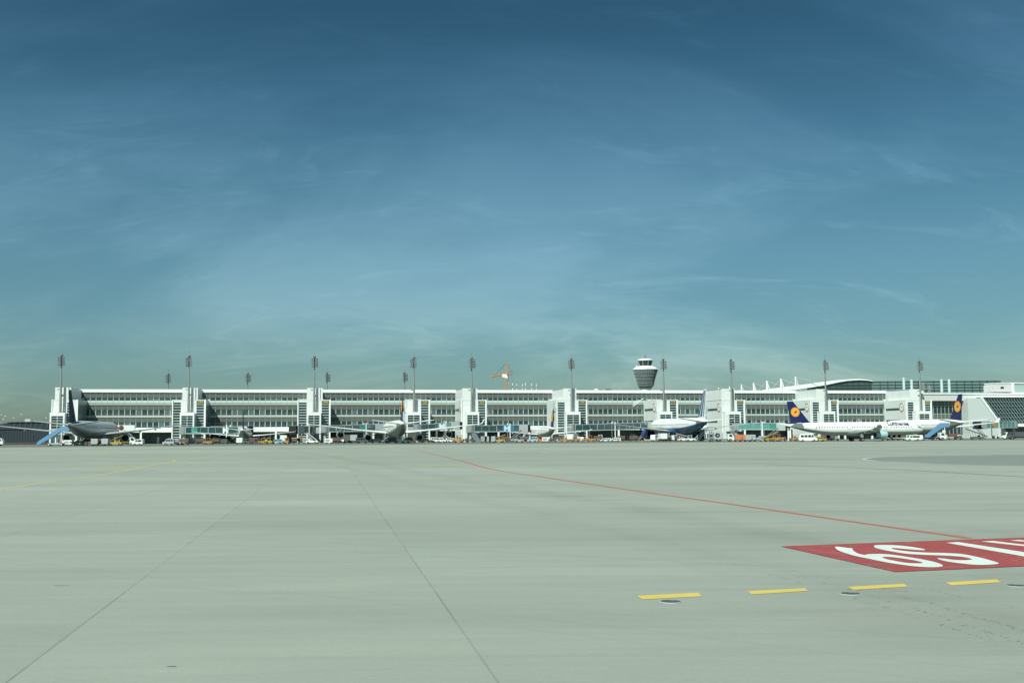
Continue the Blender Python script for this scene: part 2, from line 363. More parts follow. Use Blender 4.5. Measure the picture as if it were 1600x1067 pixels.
stripe('yellow_taxi_line', [(-120, 781), (0, 764), (80, 752), (150, 743), (215, 731), (255, 723.5), (300, 717), (345, 710.5), (385, 704.5)], .19, wear_paint('worn_yellow_line', (.46, .41, .13), .6))
stripe('yellow_branch_line', [(269, 722.5), (273, 720.3), (266, 718.4), (240, 716.3), (190, 714.8), (150, 714.3)], .30, PYF, .008)
for n_, (a, b, y_, h_) in enumerate([(145, 226, 729.3, 1.0), (147, 170, 709.3, .9), (513, 541, 708.8, .9), (651, 724, 727.3, .8), (842, 858, 706.6, .6), (1222, 1250, 700.3, .9)]):
    marking('yellow_marking', [(a, y_+h_/2), (b, y_+h_/2), (b, y_-h_/2), (a, y_-h_/2)], PYF, .008)
stripe('red_clearance_line', [(630, 701.0), (648, 703.4), (690, 712.6), (719, 719.6), (770, 733.2), (839, 743.8), (897, 752.5), (970, 763.3), (1039, 773.2), (1136, 786.6), (1312, 812.0), (1514, 840.6)], .20, PRL)
stripe('red_branch_line', [(719, 719.6), (724, 718.0), (750, 716.0), (800, 713.5), (860, 712.3)], .12, wear_paint('faded_red_line', (.30, .16, .12), .8), .008)
stripe('dark_sealed_joint', [(1195, 725.6), (1300, 729.2), (1420, 734.5), (1600, 745)], .28, wear_paint('bitumen', (.11, .13, .12), .3), .004)
marking('asphalt_patch', [(1349, 717.2), (1372, 714.2), (1420, 712.9), (1500, 711.6), (1700, 709.4), (1700, 727.5), (1560, 726.5), (1480, 724.6), (1400, 721.4), (1360, 719.4)], ASPH)
stripe('white_patch_line', [(1700, 709.2), (1600, 710.4), (1500, 711.4), (1420, 712.8), (1372, 714.2), (1350, 717), (1362, 719.6), (1380, 720.8), (1420, 722.3), (1480, 724.9), (1560, 726.8), (1640, 727.8)], .32, PWF, .008)
# yellow dashes
for q in ([(995, 931.2), (1090, 926.6), (1097, 931.2), (1004, 935.4)], [(1168, 924), (1257, 919.6), (1263, 922.8), (1175, 927.6)], [(1325, 917.2), (1412, 912.8), (1419, 916), (1334, 920.4)], [(1477, 910.4), (1557, 906), (1564, 909.2), (1487, 913.6)], [(1628, 903.6), (1706, 899.4), (1714, 902.4), (1637, 906.6)]):
    marking('yellow_dash', [(q[0][0], q[0][1]-.5), (q[1][0], q[1][1]-.9), (q[2][0], q[2][1]+.3), (q[3][0], q[3][1]+.9)], PY)
# the red painted sign with its white characters
A0, A1 = gnd(1220, 853.6), gnd(1399, 893.6)
B0 = gnd(1600, 838.3); B1 = gnd(1600, 885.6)
eu = ((B0-A0).normalized()+(B1-A1).normalized()).normalized(); ev = A0-A1; HB = ev.length
def sgn(u, v): p = A1+eu*u+ev*v; return p          # u metres along the sign, v 0..1 from the near edge to the far edge
LEN = 13.0
tag(MB().quad([(*sgn(0, 0).xy, .008), (*sgn(LEN, 0).xy, .008), (*sgn(LEN, 1).xy, .008), (*sgn(0, 1).xy, .008)]).build('red_ground_sign', PR), None, None, kind='structure')
GINV = Matrix(((eu.x, ev.x), (eu.y, ev.y))).inverted()
def g2(px, py):
    p = gnd(px, py)-A1; q = GINV @ Vector((p.x, p.y)); return q.x, q.y
def ground_text(txt, u, v0, v1, wid, offset=.0):
    me = text_mesh(txt, 1.0, 0, offset)
    xs = [v.co.x for v in me.vertices]; ys = [v.co.y for v in me.vertices]
    x0, x1, y0, y1 = min(xs), max(xs), min(ys), max(ys)
    for v in me.vertices:
        p = sgn(u + (v.co.x-x0)/(x1-x0)*wid, v0+(v.co.y-y0)/(y1-y0)*(v1-v0)); v.co = (p.x, p.y, .012)
    me.materials.clear(); me.materials.append(PW)
    o = bpy.data.objects.new('painted_character', me); COL.objects.link(o); o['kind'] = 'structure'
def char_poly(pxs):
    "outline traced on the paving, one painted character"
    P = [gnd(*p) for p in pxs]; mb = MB()
    mb.quad([(p.x, p.y, .012) for p in P]); o = mb.build('painted_character', PW); o['kind'] = 'structure'
def ring_char(outer, inner, name='painted_character'):
    "outline with a hole: bridge outer and inner loops by triangulation"
    bm = bmesh.new(); es = []
    for lp in (outer, inner):
        if not lp: continue
        vs = [bm.verts.new((*gnd(*p).xy, .012)) for p in lp]
        es += [bm.edges.new((vs[i], vs[(i+1) % len(vs)])) for i in range(len(vs))]
    bmesh.ops.triangle_fill(bm, use_beauty=True, use_dissolve=False, edges=es)
    me = bpy.data.meshes.new(name); bm.to_mesh(me); bm.free(); me.materials.append(PW)
    o = bpy.data.objects.new(name, me); COL.objects.link(o); o['kind'] = 'structure'
def spl(pts, k=5, closed=True):
    out_ = []; n = len(pts)
    for i in range(n):
        a, b, c, d = pts[(i-1) % n], pts[i], pts[(i+1) % n], pts[(i+2) % n]
        for j in range(k):
            t = j/k
            out_.append(tuple(.5*((2*b[q])+(c[q]-a[q])*t+(2*a[q]-5*b[q]+4*c[q]-d[q])*t*t+(3*b[q]-a[q]-3*c[q]+d[q])*t**3) for q in (0, 1)))
    return out_
def c4(pts): return [(1200+x/4, 820+y/4) for x, y in pts]
ring_char(spl(c4([(420, 140), (445, 139), (500, 147), (528, 149), (530, 160), (560, 180), (605, 190), (625, 186), (700, 184), (780, 189), (880, 204), (980, 221), (1060, 240), (1093, 256), (1070, 265), (1000, 267), (900, 260), (760, 240), (640, 216), (540, 195), (460, 170), (430, 155)])),
          spl(c4([(715, 204), (760, 203), (840, 212), (920, 225), (968, 240), (930, 243), (860, 239), (780, 225), (730, 213)])))
ring_char(spl(c4([(663, 138), (675, 129), (760, 128), (860, 135), (960, 150), (982, 158), (950, 160), (850, 152), (790, 147), (772, 151), (820, 161), (900, 170), (1010, 176), (1110, 178), (1220, 186), (1330, 208), (1410, 230), (1443, 243), (1400, 250), (1300, 252), (1180, 240), (1100, 227), (1057, 212), (1100, 213), (1160, 221), (1240, 223), (1275, 216), (1220, 203), (1120, 195), (980, 190), (860, 182), (740, 162), (680, 148)])), None)
for q in ([(1478.5, 848.4), (1497, 847.2), (1612, 865), (1700, 884), (1672, 884), (1590, 868)], [(1533, 846.4), (1551, 845.5), (1640, 856), (1720, 868), (1690, 868), (1600, 853.8)], [(1577, 844.9), (1592, 844.0), (1700, 852.6), (1780, 862), (1750, 862), (1640, 849.6)]):
    char_poly(q)
# inset taxi lights
RIM = mat('pale_rim', (.38, .46, .42), .7); IRON = mat('cast_iron', (.075, .095, .10), .6, .2, var=.4, scale=8)
for (px, py, rr, lb) in ((1048, 940, .130, 'round iron inset light below the leftmost yellow dash'), (1329, 927.6, .130, 'round iron inset light below the third yellow dash'), (1588, 915, .130, 'round iron inset light cut by the right edge of the photo')):
    p = gnd(px, py); t = thing('inset_light', (p.x, p.y, 0), 0, lb, 'ground light', 'round inset lights in the paving')
    MB().lathe([(rr*1.10, .001), (rr*1.10, .008), (rr*1.01, .010), (rr*1.02, .002)], (0, 0, 0), n=28).build('rim', RIM, t)
    MB().lathe([(rr, .002), (rr, .008), (rr*.6, .014), (rr*.58, .010), (.001, .011)], (0, 0, 0), n=28).build('cover', IRON, t)
# crazed cracks in the paving beside the sign
cr_ = MB()
for (a, b, n_) in (((1108, 871), (1262, 914), 26), ((1225, 890), (1420, 925), 26), ((1240, 898), (1345, 925), 14), ((1350, 925), (1600, 1005), 40), ((1400, 928), (1600, 985), 40), ((1440, 920), (1600, 952), 24), ((1330, 932), (1560, 1002), 30)):
    n_ = int(n_*1.7)
    for i in range(n_):
        t = (i+random.random())/n_; x = a[0]+(b[0]-a[0])*t+random.uniform(-5, 5); y = a[1]+(b[1]-a[1])*t+random.gauss(0, .9)
        if random.random() < .35: continue
        p = gnd(x, y); l = random.uniform(.008, .028); wd = random.uniform(.003, .006); an = random.uniform(-.6, .6)
        ca, sa = math.cos(an), math.sin(an)
        cr_.quad([(p.x+ca*i_-sa*j_, p.y+sa*i_+ca*j_, .004) for i_, j_ in ((-l, -wd), (0, -wd*1.4), (l, -wd*.4), (l*.8, wd), (-l*.1, wd*.6), (-l*.9, wd*1.3))])
tag(cr_.build('paving_cracks', mat('crack', (.105, .13, .115), .9)), 'rows of small dark cracks in the concrete below the red marking', 'cracks', kind='stuff')
for (x, y, l, an) in ((268, 1041, .045, .1), (96, 914.5, .12, 0), (1138, 784.5, .16, 0), (1497, 836.3, .13, 0)):
    p = gnd(x, y); tag(MB().quad([(p.x-l, p.y-.01, .004), (p.x+l, p.y-.004, .004), (p.x+l*.9, p.y+.014, .004), (p.x-l*.8, p.y+.01, .004)]).build('paving_chip', mat('crack', (.07, .085, .075), .9)), None, None, kind='structure')

# ------------------------------------------------------------------ terminal
FR = BETA
term = thing('terminal_building', FO, FR, 'long white three storey airport terminal with grey louvred window bands', 'terminal')
UL, UR = U(112, -1), U(1447, -1)
DEPTH = 34.0
BAY = 2.15
nb = int((UR-UL)/BAY); UR = UL+nb*BAY
b = MB(); b.box(UL, UR, .6, DEPTH, 4.45, 21.0); b.build('wall', WHITE2, term)
b = MB(); b.box(UL, UR, 4.0, 8.0, 0, 4.45)
b.build('ground_floor_wall', mat('ground_floor_wall', (.055, .08, .08), .6, var=.5, scale=.4), term)
b = MB(); b.box(UL-.3, UR+.3, -.12, DEPTH+.5, 21.003, 21.35); b.box(UL-.3, UR+.3, -.18, .55, 20.1, 21.0); b.build('roof', WHITE, term)
b = MB()
b.prism([(.58, 4.45), (-1.2, 4.5), (-1.2, 5.5), (.58, 6.42)], 'x', UL, UR); b.build('canopy', WHITE, term)
b = MB()
for z0, z1 in ((8.4, 10.25), (13.2, 15.1), (17.9, 20.1)):
    b.box(UL, UR, .30, .58, z0, z1, 1); z = z0+.1
    while z < z1-.1:
        b.prism([(.29, z), (.18, z+.02), (.16, z+.23), (.29, z+.26)], 'x', UL, UR, 0); z += .31
b.build('louvre_band', [LOUV, LOUVD], term)
b = MB(); b.box(UL, UR, .1, .58, 10.27, 11.18, 0); b.box(UL, UR, .0, .09, 10.35, 10.95, 1)
b.box(UL, UR, -.05, .58, 15.12, 15.3, 0)
b.build('spandrel', [mat('grey_spandrel', (.33, .37, .33), .5), mat('pale_spandrel', (.44, .49, .45), .5, var=.12, scale=.4)], term)
b = MB()
for i in range(nb):
    x = UL+i*BAY; b.box(x+.06, x+BAY-.06, .02, .08, 16.05, 16.95, 1); b.box(x+.04, x+BAY-.04, .10, .16, 15.35, 16.0, 0)
b.build('balustrade', [SPAND, BALU], term)
b = MB()
for i in range(nb+1):
    x = UL+i*BAY
    b.box(x-.13, x+.13, .12, .58, 6.45, 8.4); b.box(x-.13, x+.13, .12, .58, 11.2, 13.2); b.box(x-.12, x+.12, .12, .58, 17.0, 17.9)
    b.box(x-.03, x+.03, .10, .155, 8.4, 10.25); b.box(x-.03, x+.03, .10, .155, 13.2, 15.1); b.box(x-.03, x+.03, .10, .155, 17.9, 20.1)
b.build('mullions', FRAME if 0 else mat('mullion_paint', (.42, .50, .47), .5), term)
k = UL
while k < UR:
    MB().box(k-.35, k+.35, -1.3, -.6, 0, 4.5).build('column', WHITE, term); k += BAY*6
# ground floor doors and glazing
gd = MB().box(0, .9, 3.9, 3.98, .05, 2.9).build('glass_door', GL1, term); pd = MB().box(0, .85, 3.8, 3.88, .1, 2.6).build('door', mat('door_paint', (.42, .50, .49), .5), term)
gd.location.x = UL+.1; pd.location.x = UL+1.3
for i in range(3, nb, 1):
    x = UL+i*BAY
    if random.random() < .5:
        o = bpy.data.objects.new('glass_door', gd.data); COL.objects.link(o); o.parent = term; o.location.x = x+.1
    if random.random() < .3:
        o = bpy.data.objects.new('door', pd.data); COL.objects.link(o); o.parent = term; o.location.x = x+1.2
gsets = [GL1, GL1, GL2, GL2, GL3]
TOW = [  # mast px, (upper px), (wide px), (annex px), left strip, right strip, emblem, slits, sign
 (95, (85, 110), (80.5, 121), (77.6, 101), None, (104.5, 111.5), 0, 0, None),
 (295, (284.4, 308.5), (269, 321), (281, 303.5), (270.8, 282.3), (306.7, 318.3), 0, 0, '234'),
 (491, (479.5, 504), (465, 516), (479.5, 501.5), (467, 479), (502.5, 514), 0, 0, '2300'),
 (647, None, (634, 671.5), (635, 658), None, (657.8, 669.6), 1, 1, '226'),
 (737, (722.5, 746), (721, 760), (728, 748.7), None, (747.2, 758.2), 1, 1, '224'),
 (893, (880, 901), (870, 917), (884, 907), (872, 882.6), (904, 915.6), 1, 0, '2200'),
 (1037, None, (1027, 1059), (1027.5, 1050.6), None, (1046.8, 1057), 1, 1, '216'),
 (1143, (1128, 1148.5), (1128.5, 1164), (1132.8, 1157.8), None, (1152, 1162), 1, 1, '2100'),
 (1290, (1276, 1294), (1267, 1310), (1281.5, 1305), (1270.2, 1280.2), (1299, 1308), 1, 1, '206'),
 (1438, (1422.5, 1441), (1416, 1456), (1431, 1454), (1419, 1428), (1446, 1454.2), 1, 1, '202')]
TV = -20.0
cov = [(U(t[2][0], TV)-.1, U(t[2][1], TV)+.1) for t in TOW]
def hidden(x, z): return any(a < x and x+BAY < c for a, c in cov)
cand = []
for i in range(nb):
    x = UL+i*BAY
    if hidden(x, 0): continue
    cand.append((x, 11.2, 13.2)); cand.append((x, 6.45, 8.4)); cand.append((x, 17.0, 17.9))
indiv = sorted([c for c in cand if c[1] == 11.2])[:100]
wmesh = []
for g_ in (GL1, GL2, GL3):
    o = MB().box(.12, BAY-.12, .30, .40, 0, 2.0, 0).box(.12, BAY-.12, .24, .29, .62, .68, 1).build('window', [g_, FRAME], term); wmesh.append(o.data); bpy.data.objects.remove(o)
rest = MB()
for c in cand:
    if c in indiv:
        o = bpy.data.objects.new('window', random.choice([wmesh[0], wmesh[0], wmesh[1], wmesh[1], wmesh[2]])); COL.objects.link(o); o.parent = term; o.location = (c[0], 0, c[1])
    else:
        m_ = random.choice((0, 0, 1, 1, 2)); rest.box(c[0]+.12, c[0]+BAY-.12, .30, .40, c[1], c[2], m_)
        if c[2]-c[1] > 1.2: rest.box(c[0]+.12, c[0]+BAY-.12, .24, .29, c[1]+.62, c[1]+.68, 3)
tag(rest.build('window', [GL1, GL2, GL3, FRAME], term), None, None, kind='stuff')

def bird(mb, cx, cz, r, m, y):
    "a stylised rising crane inside a ring, drawn in the x/z plane as a thin plate at y"
    P = [(-.62, .10), (-.30, .16), (-.02, .02), (.10, .30), (.30, .52), (.24, .22), (.58, .34), (.30, .06), (.62, .10), (.26, -.08), (.50, -.16), (.12, -.20), (-.06, -.42), (-.22, -.62), (-.20, -.34), (-.10, -.16), (-.28, .02)]
    mb.prism([(cx+p[0]*r, cz+p[1]*r) for p in P], 'y', y-.01, y+.01, m)

# floodlight mast, built once and copied
def make_mast(loc, label, group):
    t = thing('floodlight_mast', loc, 0, label, 'floodlight mast', group)
    H = 21.5
    b = MB(); b.cyl((0, 0, 0), (0, 0, 19.5), .52, .21, 14); b.cyl((0, 0, 0), (0, 0, .25), .95, .95, 14); b.box(-1.3, -.5, -.12, .12, 8.4, 8.8); b.build('pole', POLE, t)
    b = MB(); b.cyl((0, 0, 19.5), (0, 0, 21.2), .2, .16, 10)
    for z in (17.5, 18.2, 18.9, 19.6, 20.3): b.box(-.95, .95, -.05, .05, z, z+.08); b.box(-.05, .05, -1.0, 1.0, z, z+.08)
    b.build('bracket', DGREY, t)
    MB().lathe([(.01, 1.3), (.42, 1.0), (.62, .7), (.42, .25), (.01, .1)], (0, 0, 20.6), n=14).build('dome', mat('dome_grey', (.15, .17, .17), .5, .2), t)
    MB().cyl((0, 0, 21.8), (0, 0, 23.3), .035, n=6).build('lightning_rod', DGREY, t)
    lm = None
    for x in (-.92, .95, -.36, .40):
        for z in (17.5, 18.2, 18.9, 19.6, 20.3):
            if lm is None:
                o = MB().prism([(-.5, -.2), (.3, -.24), (.3, .16), (-.4, .26)], 'x', -.24, .24).build('floodlight', mat('lamp_housing', (.12, .135, .13), .5), t); lm = o.data
            else:
                o = bpy.data.objects.new('floodlight', lm); COL.objects.link(o); o.parent = t
            o.location = (x + .12*math.sin(z*7), -.45 if abs(x) < 1 else -.1, z+.1); o.rotation_euler = (R(12), 0, R(18)*(1 if x > 0 else -1))
    return t
mast0 = None
ordn = ['leftmost', 'second from the left', 'third from the left', 'fourth from the left', 'fifth from the left', 'sixth from the left', 'fourth from the right', 'third from the right', 'second from the right', 'rightmost']
for i, (mpx, up, wide, ann, ls, rs, emb, slit, sign) in enumerate(TOW):
    lab = 'white gate tower, %s of the ten%s' % (ordn[i], ', lower, without top block' if up is None else ' along the terminal')
    t = thing('gate_tower', FO, FR, lab, 'gate tower', 'white gate towers along the terminal')
    a, c = U(wide[0], TV), U(wide[1], TV)
    # body: two solid blocks joined with recesses for the glazed stair strips
    body = MB(); body.box(a, c, TV+.35, -1.95 if 1 else 0, 0, 16.4)
    strips = [s_ for s_ in (ls, rs) if s_]
    xs = [a]
    for s_ in strips: xs += [U(s_[0], TV), U(s_[1], TV)]
    xs.append(c)
    for k in range(0, len(xs), 2): body.box(xs[k], xs[k+1], TV, TV+.35, 0, 16.4)       # solid front between the strips
    for s_ in strips: body.box(U(s_[0], TV)+.002, U(s_[1], TV)-.002, TV, TV+.35, 15.55, 16.4)
    body.box(a-.05, c+.05, TV-.06, -1.9, 16.4, 16.62)
    body.build('wall', WHITE2, t)
    if emb or i in (0,1,2):
        MB().box(a-.06, a, TV+.3, -1.9, .2, 16.35).build('side_wall', SIDEW, t)
    if i in (0, 1, 2): MB().box(c, c+.06, TV+.3, -1.9, .2, 16.35).build('shaded_side_wall', mat('shaded_side_wall', (.05, .10, .11), .3, var=.3), t)  # plain right wall, its shade put in as a dark colour
    # white edge fins
    e = MB(); e.box(a-.12, a+.28, TV-.25, TV-.003, 0, 16.66); e.box(c-.28, c+.12, TV-.25, TV-.003, 0, 16.66); e.build('edge_fin', WHITE, t)
    if up:
        ua, uc = U(up[0], TV), U(up[1], TV)
        g = uc-(uc-ua)*.17; h = uc-(uc-ua)*.08
        bu = MB(); bu.box(ua, g, TV, 1.5, 16.62, 21.15); bu.box(g, h, TV+.5, 1.5, 16.62, 21.0); bu.box(h, uc, TV, 1.5, 16.62, 21.15); bu.build('upper_block', WHITE2, t)
        if emb:
            b2 = MB()
            for q in range(3): b2.box(ua-.03, ua-.001, TV+2+q*6, TV+2.06+q*6, 16.7, 21.1)
            b2.box(ua-.05, ua-.001, TV, 1.4, 20.95, 21.2); b2.build('panel_joint', FRAME, t)
    # annex carrying the mast
    na, nc = U(ann[0], -23), U(ann[1], -23)
    ab = MB(); ab.box(na, nc, -22.8, TV-.26, 3.6, 11.4); ab.box(na-.1, nc+.1, -23.0, TV-.26, 11.4, 11.75)
    ab.box(na, na+.55, -23.0, -22.8, 3.6, 11.4); ab.box(nc-.55, nc, -23.0, -22.8, 3.6, 11.4); ab.box(na+.55, nc-.55, -23.0, -22.8, 10.5, 11.4)
    if i in (0, 1, 2): ab.box(nc-.55, nc-.05, -22.8, TV-.26, 0, 3.6)
    ab.box(na+.0, na+.5, -22.9, TV-.26, 0, 3.6)
    ab.build('annex', WHITE, t)
    wo = MB(); wl = nc-min(nc-na, 5.4)+.3 if (i >= 6) else na+.6; wl = max(wl, na+.6)
    if i >= 6: MB().box(na+.56, wl, -22.97, -22.8, 3.6, 10.5).build('annex_panel', WHITE2, t)
    wo.box(wl, nc-.56, -22.88, -22.82, 6.0, 10.5, 0)
    m_ = (wl+nc-.56)/2; wo.box(m_-.07, m_+.07, -22.95, -22.88, 6.0, 10.5, 1)
    for z in (6.9, 7.85, 8.8, 9.75): wo.box(wl, nc-.56, -22.93, -22.885, z-.08, z+.08, 2)
    wo.build('annex_window', [GL1, WHITE, BALU], t)
    MB().box(na+.3, nc-.3, -22.9, -22.86, 3.7, 5.95).build('annex_base', VGREY, t)
    # grey raking stair enclosure under the annex
    if i not in (0, 3):
        x0, x1 = na+.9, nc-.4
        MB().prism([(x0, 3.5), (x0+2.6, 3.5), (x1+.9, .0), (x0+2.6, .0)], 'y', -25.4, -23.2).build('stair_enclosure', SLATE, t)
    for s_ in strips:
        s0, s1 = U(s_[0], TV), U(s_[1], TV)
        g_ = MB(); g_.box(s0+.004, s1-.004, TV+.22, TV+.30, .3, 15.5, 0); z = 1.4
        while z < 15.3: g_.box(s0+.004, s1-.004, TV+.02, TV+.2, z, z+.22, 1); z += 1.02
        g_.build('stair_window', [GL2 if random.random() < .4 else GL1, BALU], t)
    if sign:
        s0, s1 = U(rs[0], TV), U(rs[1], TV)
        pl = MB().box(s0+.05, s1-.05, TV-.12, TV-.02, 15.15, 16.2).build('gate_sign', DGREY, t)
        text_obj('gate_number', sign, 1.25 if len(sign) == 3 else 1.0, ((s0+s1)/2, TV-.13, 15.66), (math.pi/2, 0, 0), YSIGN, pl, .012)
    if slit:
        g_ = MB()
        for z in (12.3, 7.3):
            g_.box(a-.10, a-.061, TV+5.4, TV+16.4, z, z+.95, 0)
            for q in range(9): g_.box(a-.13, a-.10, TV+5.4+q*1.37, TV+5.5+q*1.37, z, z+.95, 1)
        g_.build('strip_window', [GL1, FRAME], t)
    if emb:
        eo = bpy.data.objects.new('emblem', None)
        g_ = MB()
        g_.lathe([(.001, -.02), (1.95, -.02), (1.95, .05), (.001, .05)], (0, 0, 0), 'y', 28, 0)
        g_.lathe([(1.95, -.03), (1.45, -.03), (1.45, -.022), (1.95, -.022)], (0, 0, 0), 'y', 28, 1)
        bird(g_, 0, 0, 1.3, 1, -.035)
        o = g_.build('emblem', [WHITE, mat('emblem_bronze', (.30, .20, .09), .5)], t); o.location = (a-.12, TV+3.4, 13.5); o.rotation_euler = (0, 0, -math.pi/2)
    # the mast on the annex
    um = U(mpx, -21.5, 20); loc = fw(um, -21.5, 11.75)
    ml = 'tall floodlight mast on the annex of the %s gate tower' % ordn[i].replace(' from', ' from')
    if mast0 is None: mast0 = make_mast(loc, ml, 'floodlight masts on the gate towers'); mast0.rotation_euler = (0, 0, BETA)
    else: dup(mast0, loc, BETA+random.uniform(-.5, .5), ml)
for px, lb in ((263, 'floodlight mast behind the roof, leftmost of the four shorter ones'), (387, 'floodlight mast behind the roof above the second twin jet from the left'), (511, 'floodlight mast behind the roof just right of the third gate tower'), (632, 'floodlight mast behind the roof left of the fourth gate tower')):
    o = dup(mast0, (atY(px, 520, 30), 520, 10.6), random.uniform(0, 1), lb); o['group'] = 'floodlight masts behind the terminal roof'
# roof-top railing of the low tower left of centre right
u0, u1 = U(990, -17), U(1004, -17)
t = thing('roof_ramp', fw(U(1001, -10), -10, 16.65), FR, 'white raking handrail on the left roof edge of the low tower under the control tower', 'handrail')
b = MB(); b.cyl((-3.2, 0, -2.4), (-.6, 0, -.6), .12, n=8); b.cyl((-3.4, 0, -1.6), (-.6, 0, .2), .12, n=8); b.cyl((-.6, 0, -.3), (1.4, 0, .9), .12, n=8)
for k in range(4): b.cyl((-3.2+.85*k, 0, -2.4+.6*k), (-3.2+.85*k, 0, -1.5+.6*k), .08, n=6)
b.build('rail', WHITE, t)

# ------------------------------------------------------------------ roof equipment, crane, control tower, main hall
def px_h(py, px, Y): # height of the thing seen at row py
    lo, hi = -5.0, 200.0; X = atY(px, Y)
    for _ in range(40):
        m = (lo+hi)/2
        if proj((X, Y, m))[1] > py: lo = m
        else: hi = m
    return m
for i, px in enumerate((801, 807.5, 816, 821, 830.5, 838)):
    Y = 500; z1 = px_h(594.5 + (i % 3), px, Y); t = thing('antenna_pole', (atY(px, Y, 25), Y, 21.35), 0, 'slim striped antenna pole on the roof, %s of six right of the crane' % ['first', 'second', 'third', 'fourth', 'fifth', 'sixth'][i], 'antenna', 'antenna poles on the terminal roof')
    b = MB(); n = 5
    for k in range(n): b.cyl((0, 0, (z1-21.35)*k/n), (0, 0, (z1-21.35)*(k+1)/n), .10, n=8, m=k % 2)
    b.box(-.5, .5, -.5, .5, 0, .25, 0); b.build('pole', [DGREY if i < 2 else GREY, WHITE], t)
for i, (a, c, h, m_, lb) in enumerate(((914, 927, 1.0, BROWN, 'low brown roof unit right of the sixth gate tower'), (928, 934, 1.7, VWHITE, 'small white roof box left of the control tower'), (935, 944, 1.9, GREY, 'grey ventilation unit on the roof near the control tower'), (945, 956, 1.7, DGREY, 'dark ventilation unit on the roof near the control tower'))):
    Y = 512; xa, xc = atY(a, Y, 22), atY(c, Y, 22); t = thing('roof_unit', ((xa+xc)/2, Y, 21.35), 0, lb, 'roof unit', 'equipment on the terminal roof')
    w_ = (xc-xa)/2; MB().box(-w_, w_, -2, 2, .1, h).box(-w_*.7, w_*.7, -1.6, 1.6, h, h+.3).build('casing', m_, t); MB().box(-w_*.8, w_*.3, -2.05, -2.0, .4, h-.2).build('grille', DARK, t)
# crane
Y = 625; X = atY(792, Y, 30); t = thing('tower_crane', (X, Y, 0), math.atan2(33, -9.5), 'orange tower crane standing behind the terminal roof', 'crane')
def lattice(mb, p0, p1, w_, r, n, up=Vector((0, 0, 1)), m=0):
    p0, p1 = Vector(p0), Vector(p1); d = (p1-p0)/n; e1 = d.normalized().cross(up if abs(d.normalized().dot(up)) < .9 else Vector((1, 0, 0))).normalized(); e2 = d.normalized().cross(e1)
    cs = [(e1*a+e2*c)*w_/2 for a, c in ((1, 1), (-1, 1), (-1, -1), (1, -1))]
    for c in cs: mb.cyl(p0+c, p1+c, r, n=5, m=m)
    for k in range(n):
        for q in range(4):
            a, c = cs[q], cs[(q+1) % 4]; mb.cyl(p0+d*k+a, p0+d*(k+1)+c, r*.7, n=4, m=m); mb.cyl(p0+d*k+a, p0+d*k+c, r*.7, n=4, m=m)
CRN = mat('crane_orange', (.54, .29, .09), .6)
b = MB(); lattice(b, (0, 0, 0), (0, 0, 34.5), 1.8, .085, 18); b.build('mast', CRN, t)
b = MB(); lattice(b, (1, 0, 37.2), (34, 0, 37.2), 1.0, .09, 18); b.build('jib', CRN, t)
b = MB(); lattice(b, (-1, 0, 37.2), (-9, 0, 37.2), 1.1, .12, 5); b.build('counter_jib', CRN, t)
b = MB(); lattice(b, (0, 0, 36.5), (0, 0, 43), 1.0, .07, 5); b.build('apex', CRN, t)
MB().cyl((0, 0, 34.5), (0, 0, 36.6), 1.2, 1.0, 14).build('slewing_ring', WHITE, t)
MB().box(.8, 2.2, .9, 2.2, 35.0, 36.8).build('cab', WHITE, t)
MB().box(-9.2, -6.4, -.9, .9, 35.6, 38.2).build('counterweight', GREY, t)
b = MB(); b.cyl((0, 0, 43), (24, 0, 38), .09, n=5); b.cyl((0, 0, 43), (-8, 0, 38), .09, n=5); b.build('tie_bar', DGREY, t)

# control tower
Y = 1095; X = atY(1008.5, Y, 60); t = thing('control_tower', (X, Y, 0), 0, 'flared control tower with a white rimmed glass cab above the terminal', 'control tower')
MB().lathe([(5.2, 0), (5.0, 47.5)], (0, 0, 0), n=28).build('shaft', WHITE2, t)
b = MB(); b.lathe([(5.0, 47.3), (6.4, 48.6), (7.6, 50.2), (9.0, 56.4), (12.0, 65.9), (11.9, 66.2), (1, 66.3)], (0, 0, 0), n=40, mf=lambda k, i: 1 if k in (1, 2, 3) else 0)
b.build('flared_storeys', [SPAND, mat('tower_glass', (.075, .115, .115), .3, var=.4, scale=.3)], t)
b = MB()
for i in range(40):
    a = 2*math.pi*i/40; ca, sa = math.cos(a), math.sin(a)
    b.cyl((7.7*ca, 7.7*sa, 50.0), (9.1*ca, 9.1*sa, 56.4), .11, n=5); b.cyl((9.1*ca, 9.1*sa, 56.4), (12.1*ca, 12.1*sa, 65.9), .14, n=5)
for r_, z in ((9.15, 56.4), (8.3, 53.0), (10.2, 59.6), (11.2, 62.8), (7.75, 50.1)): b.lathe([(r_, z-.10), (r_+.15, z-.10), (r_+.15, z+.10), (r_, z+.10)], (0, 0, 0), n=40)
b.build('facade_ribs', mat('tower_rib', (.33, .37, .36), .5), t)
MB().lathe([(12.1, 65.9), (12.4, 66.3), (12.2, 66.8), (9.8, 68.6), (7.6, 69.6), (1, 69.7)], (0, 0, 0), n=40).build('gallery_roof', WHITE, t)
MB().lathe([(5.9, 69.5), (7.3, 75.0)], (0, 0, 0), n=16).build('cab_glass', mat('cab_glass', (.025, .05, .05), .25, var=.3), t)
for i in range(8):
    a = 2*math.pi*(i+.4)/8; MB().cyl((5.95*math.cos(a), 5.95*math.sin(a), 69.5), (7.38*math.cos(a), 7.38*math.sin(a), 75), .17, n=5).build('cab_mullion', BALU, t)
MB().lathe([(7.5, 74.8), (7.8, 75.4), (7.4, 76.0), (4.5, 76.9), (.01, 77.3)], (0, 0, 0), n=28).build('cab_roof', WHITE, t)
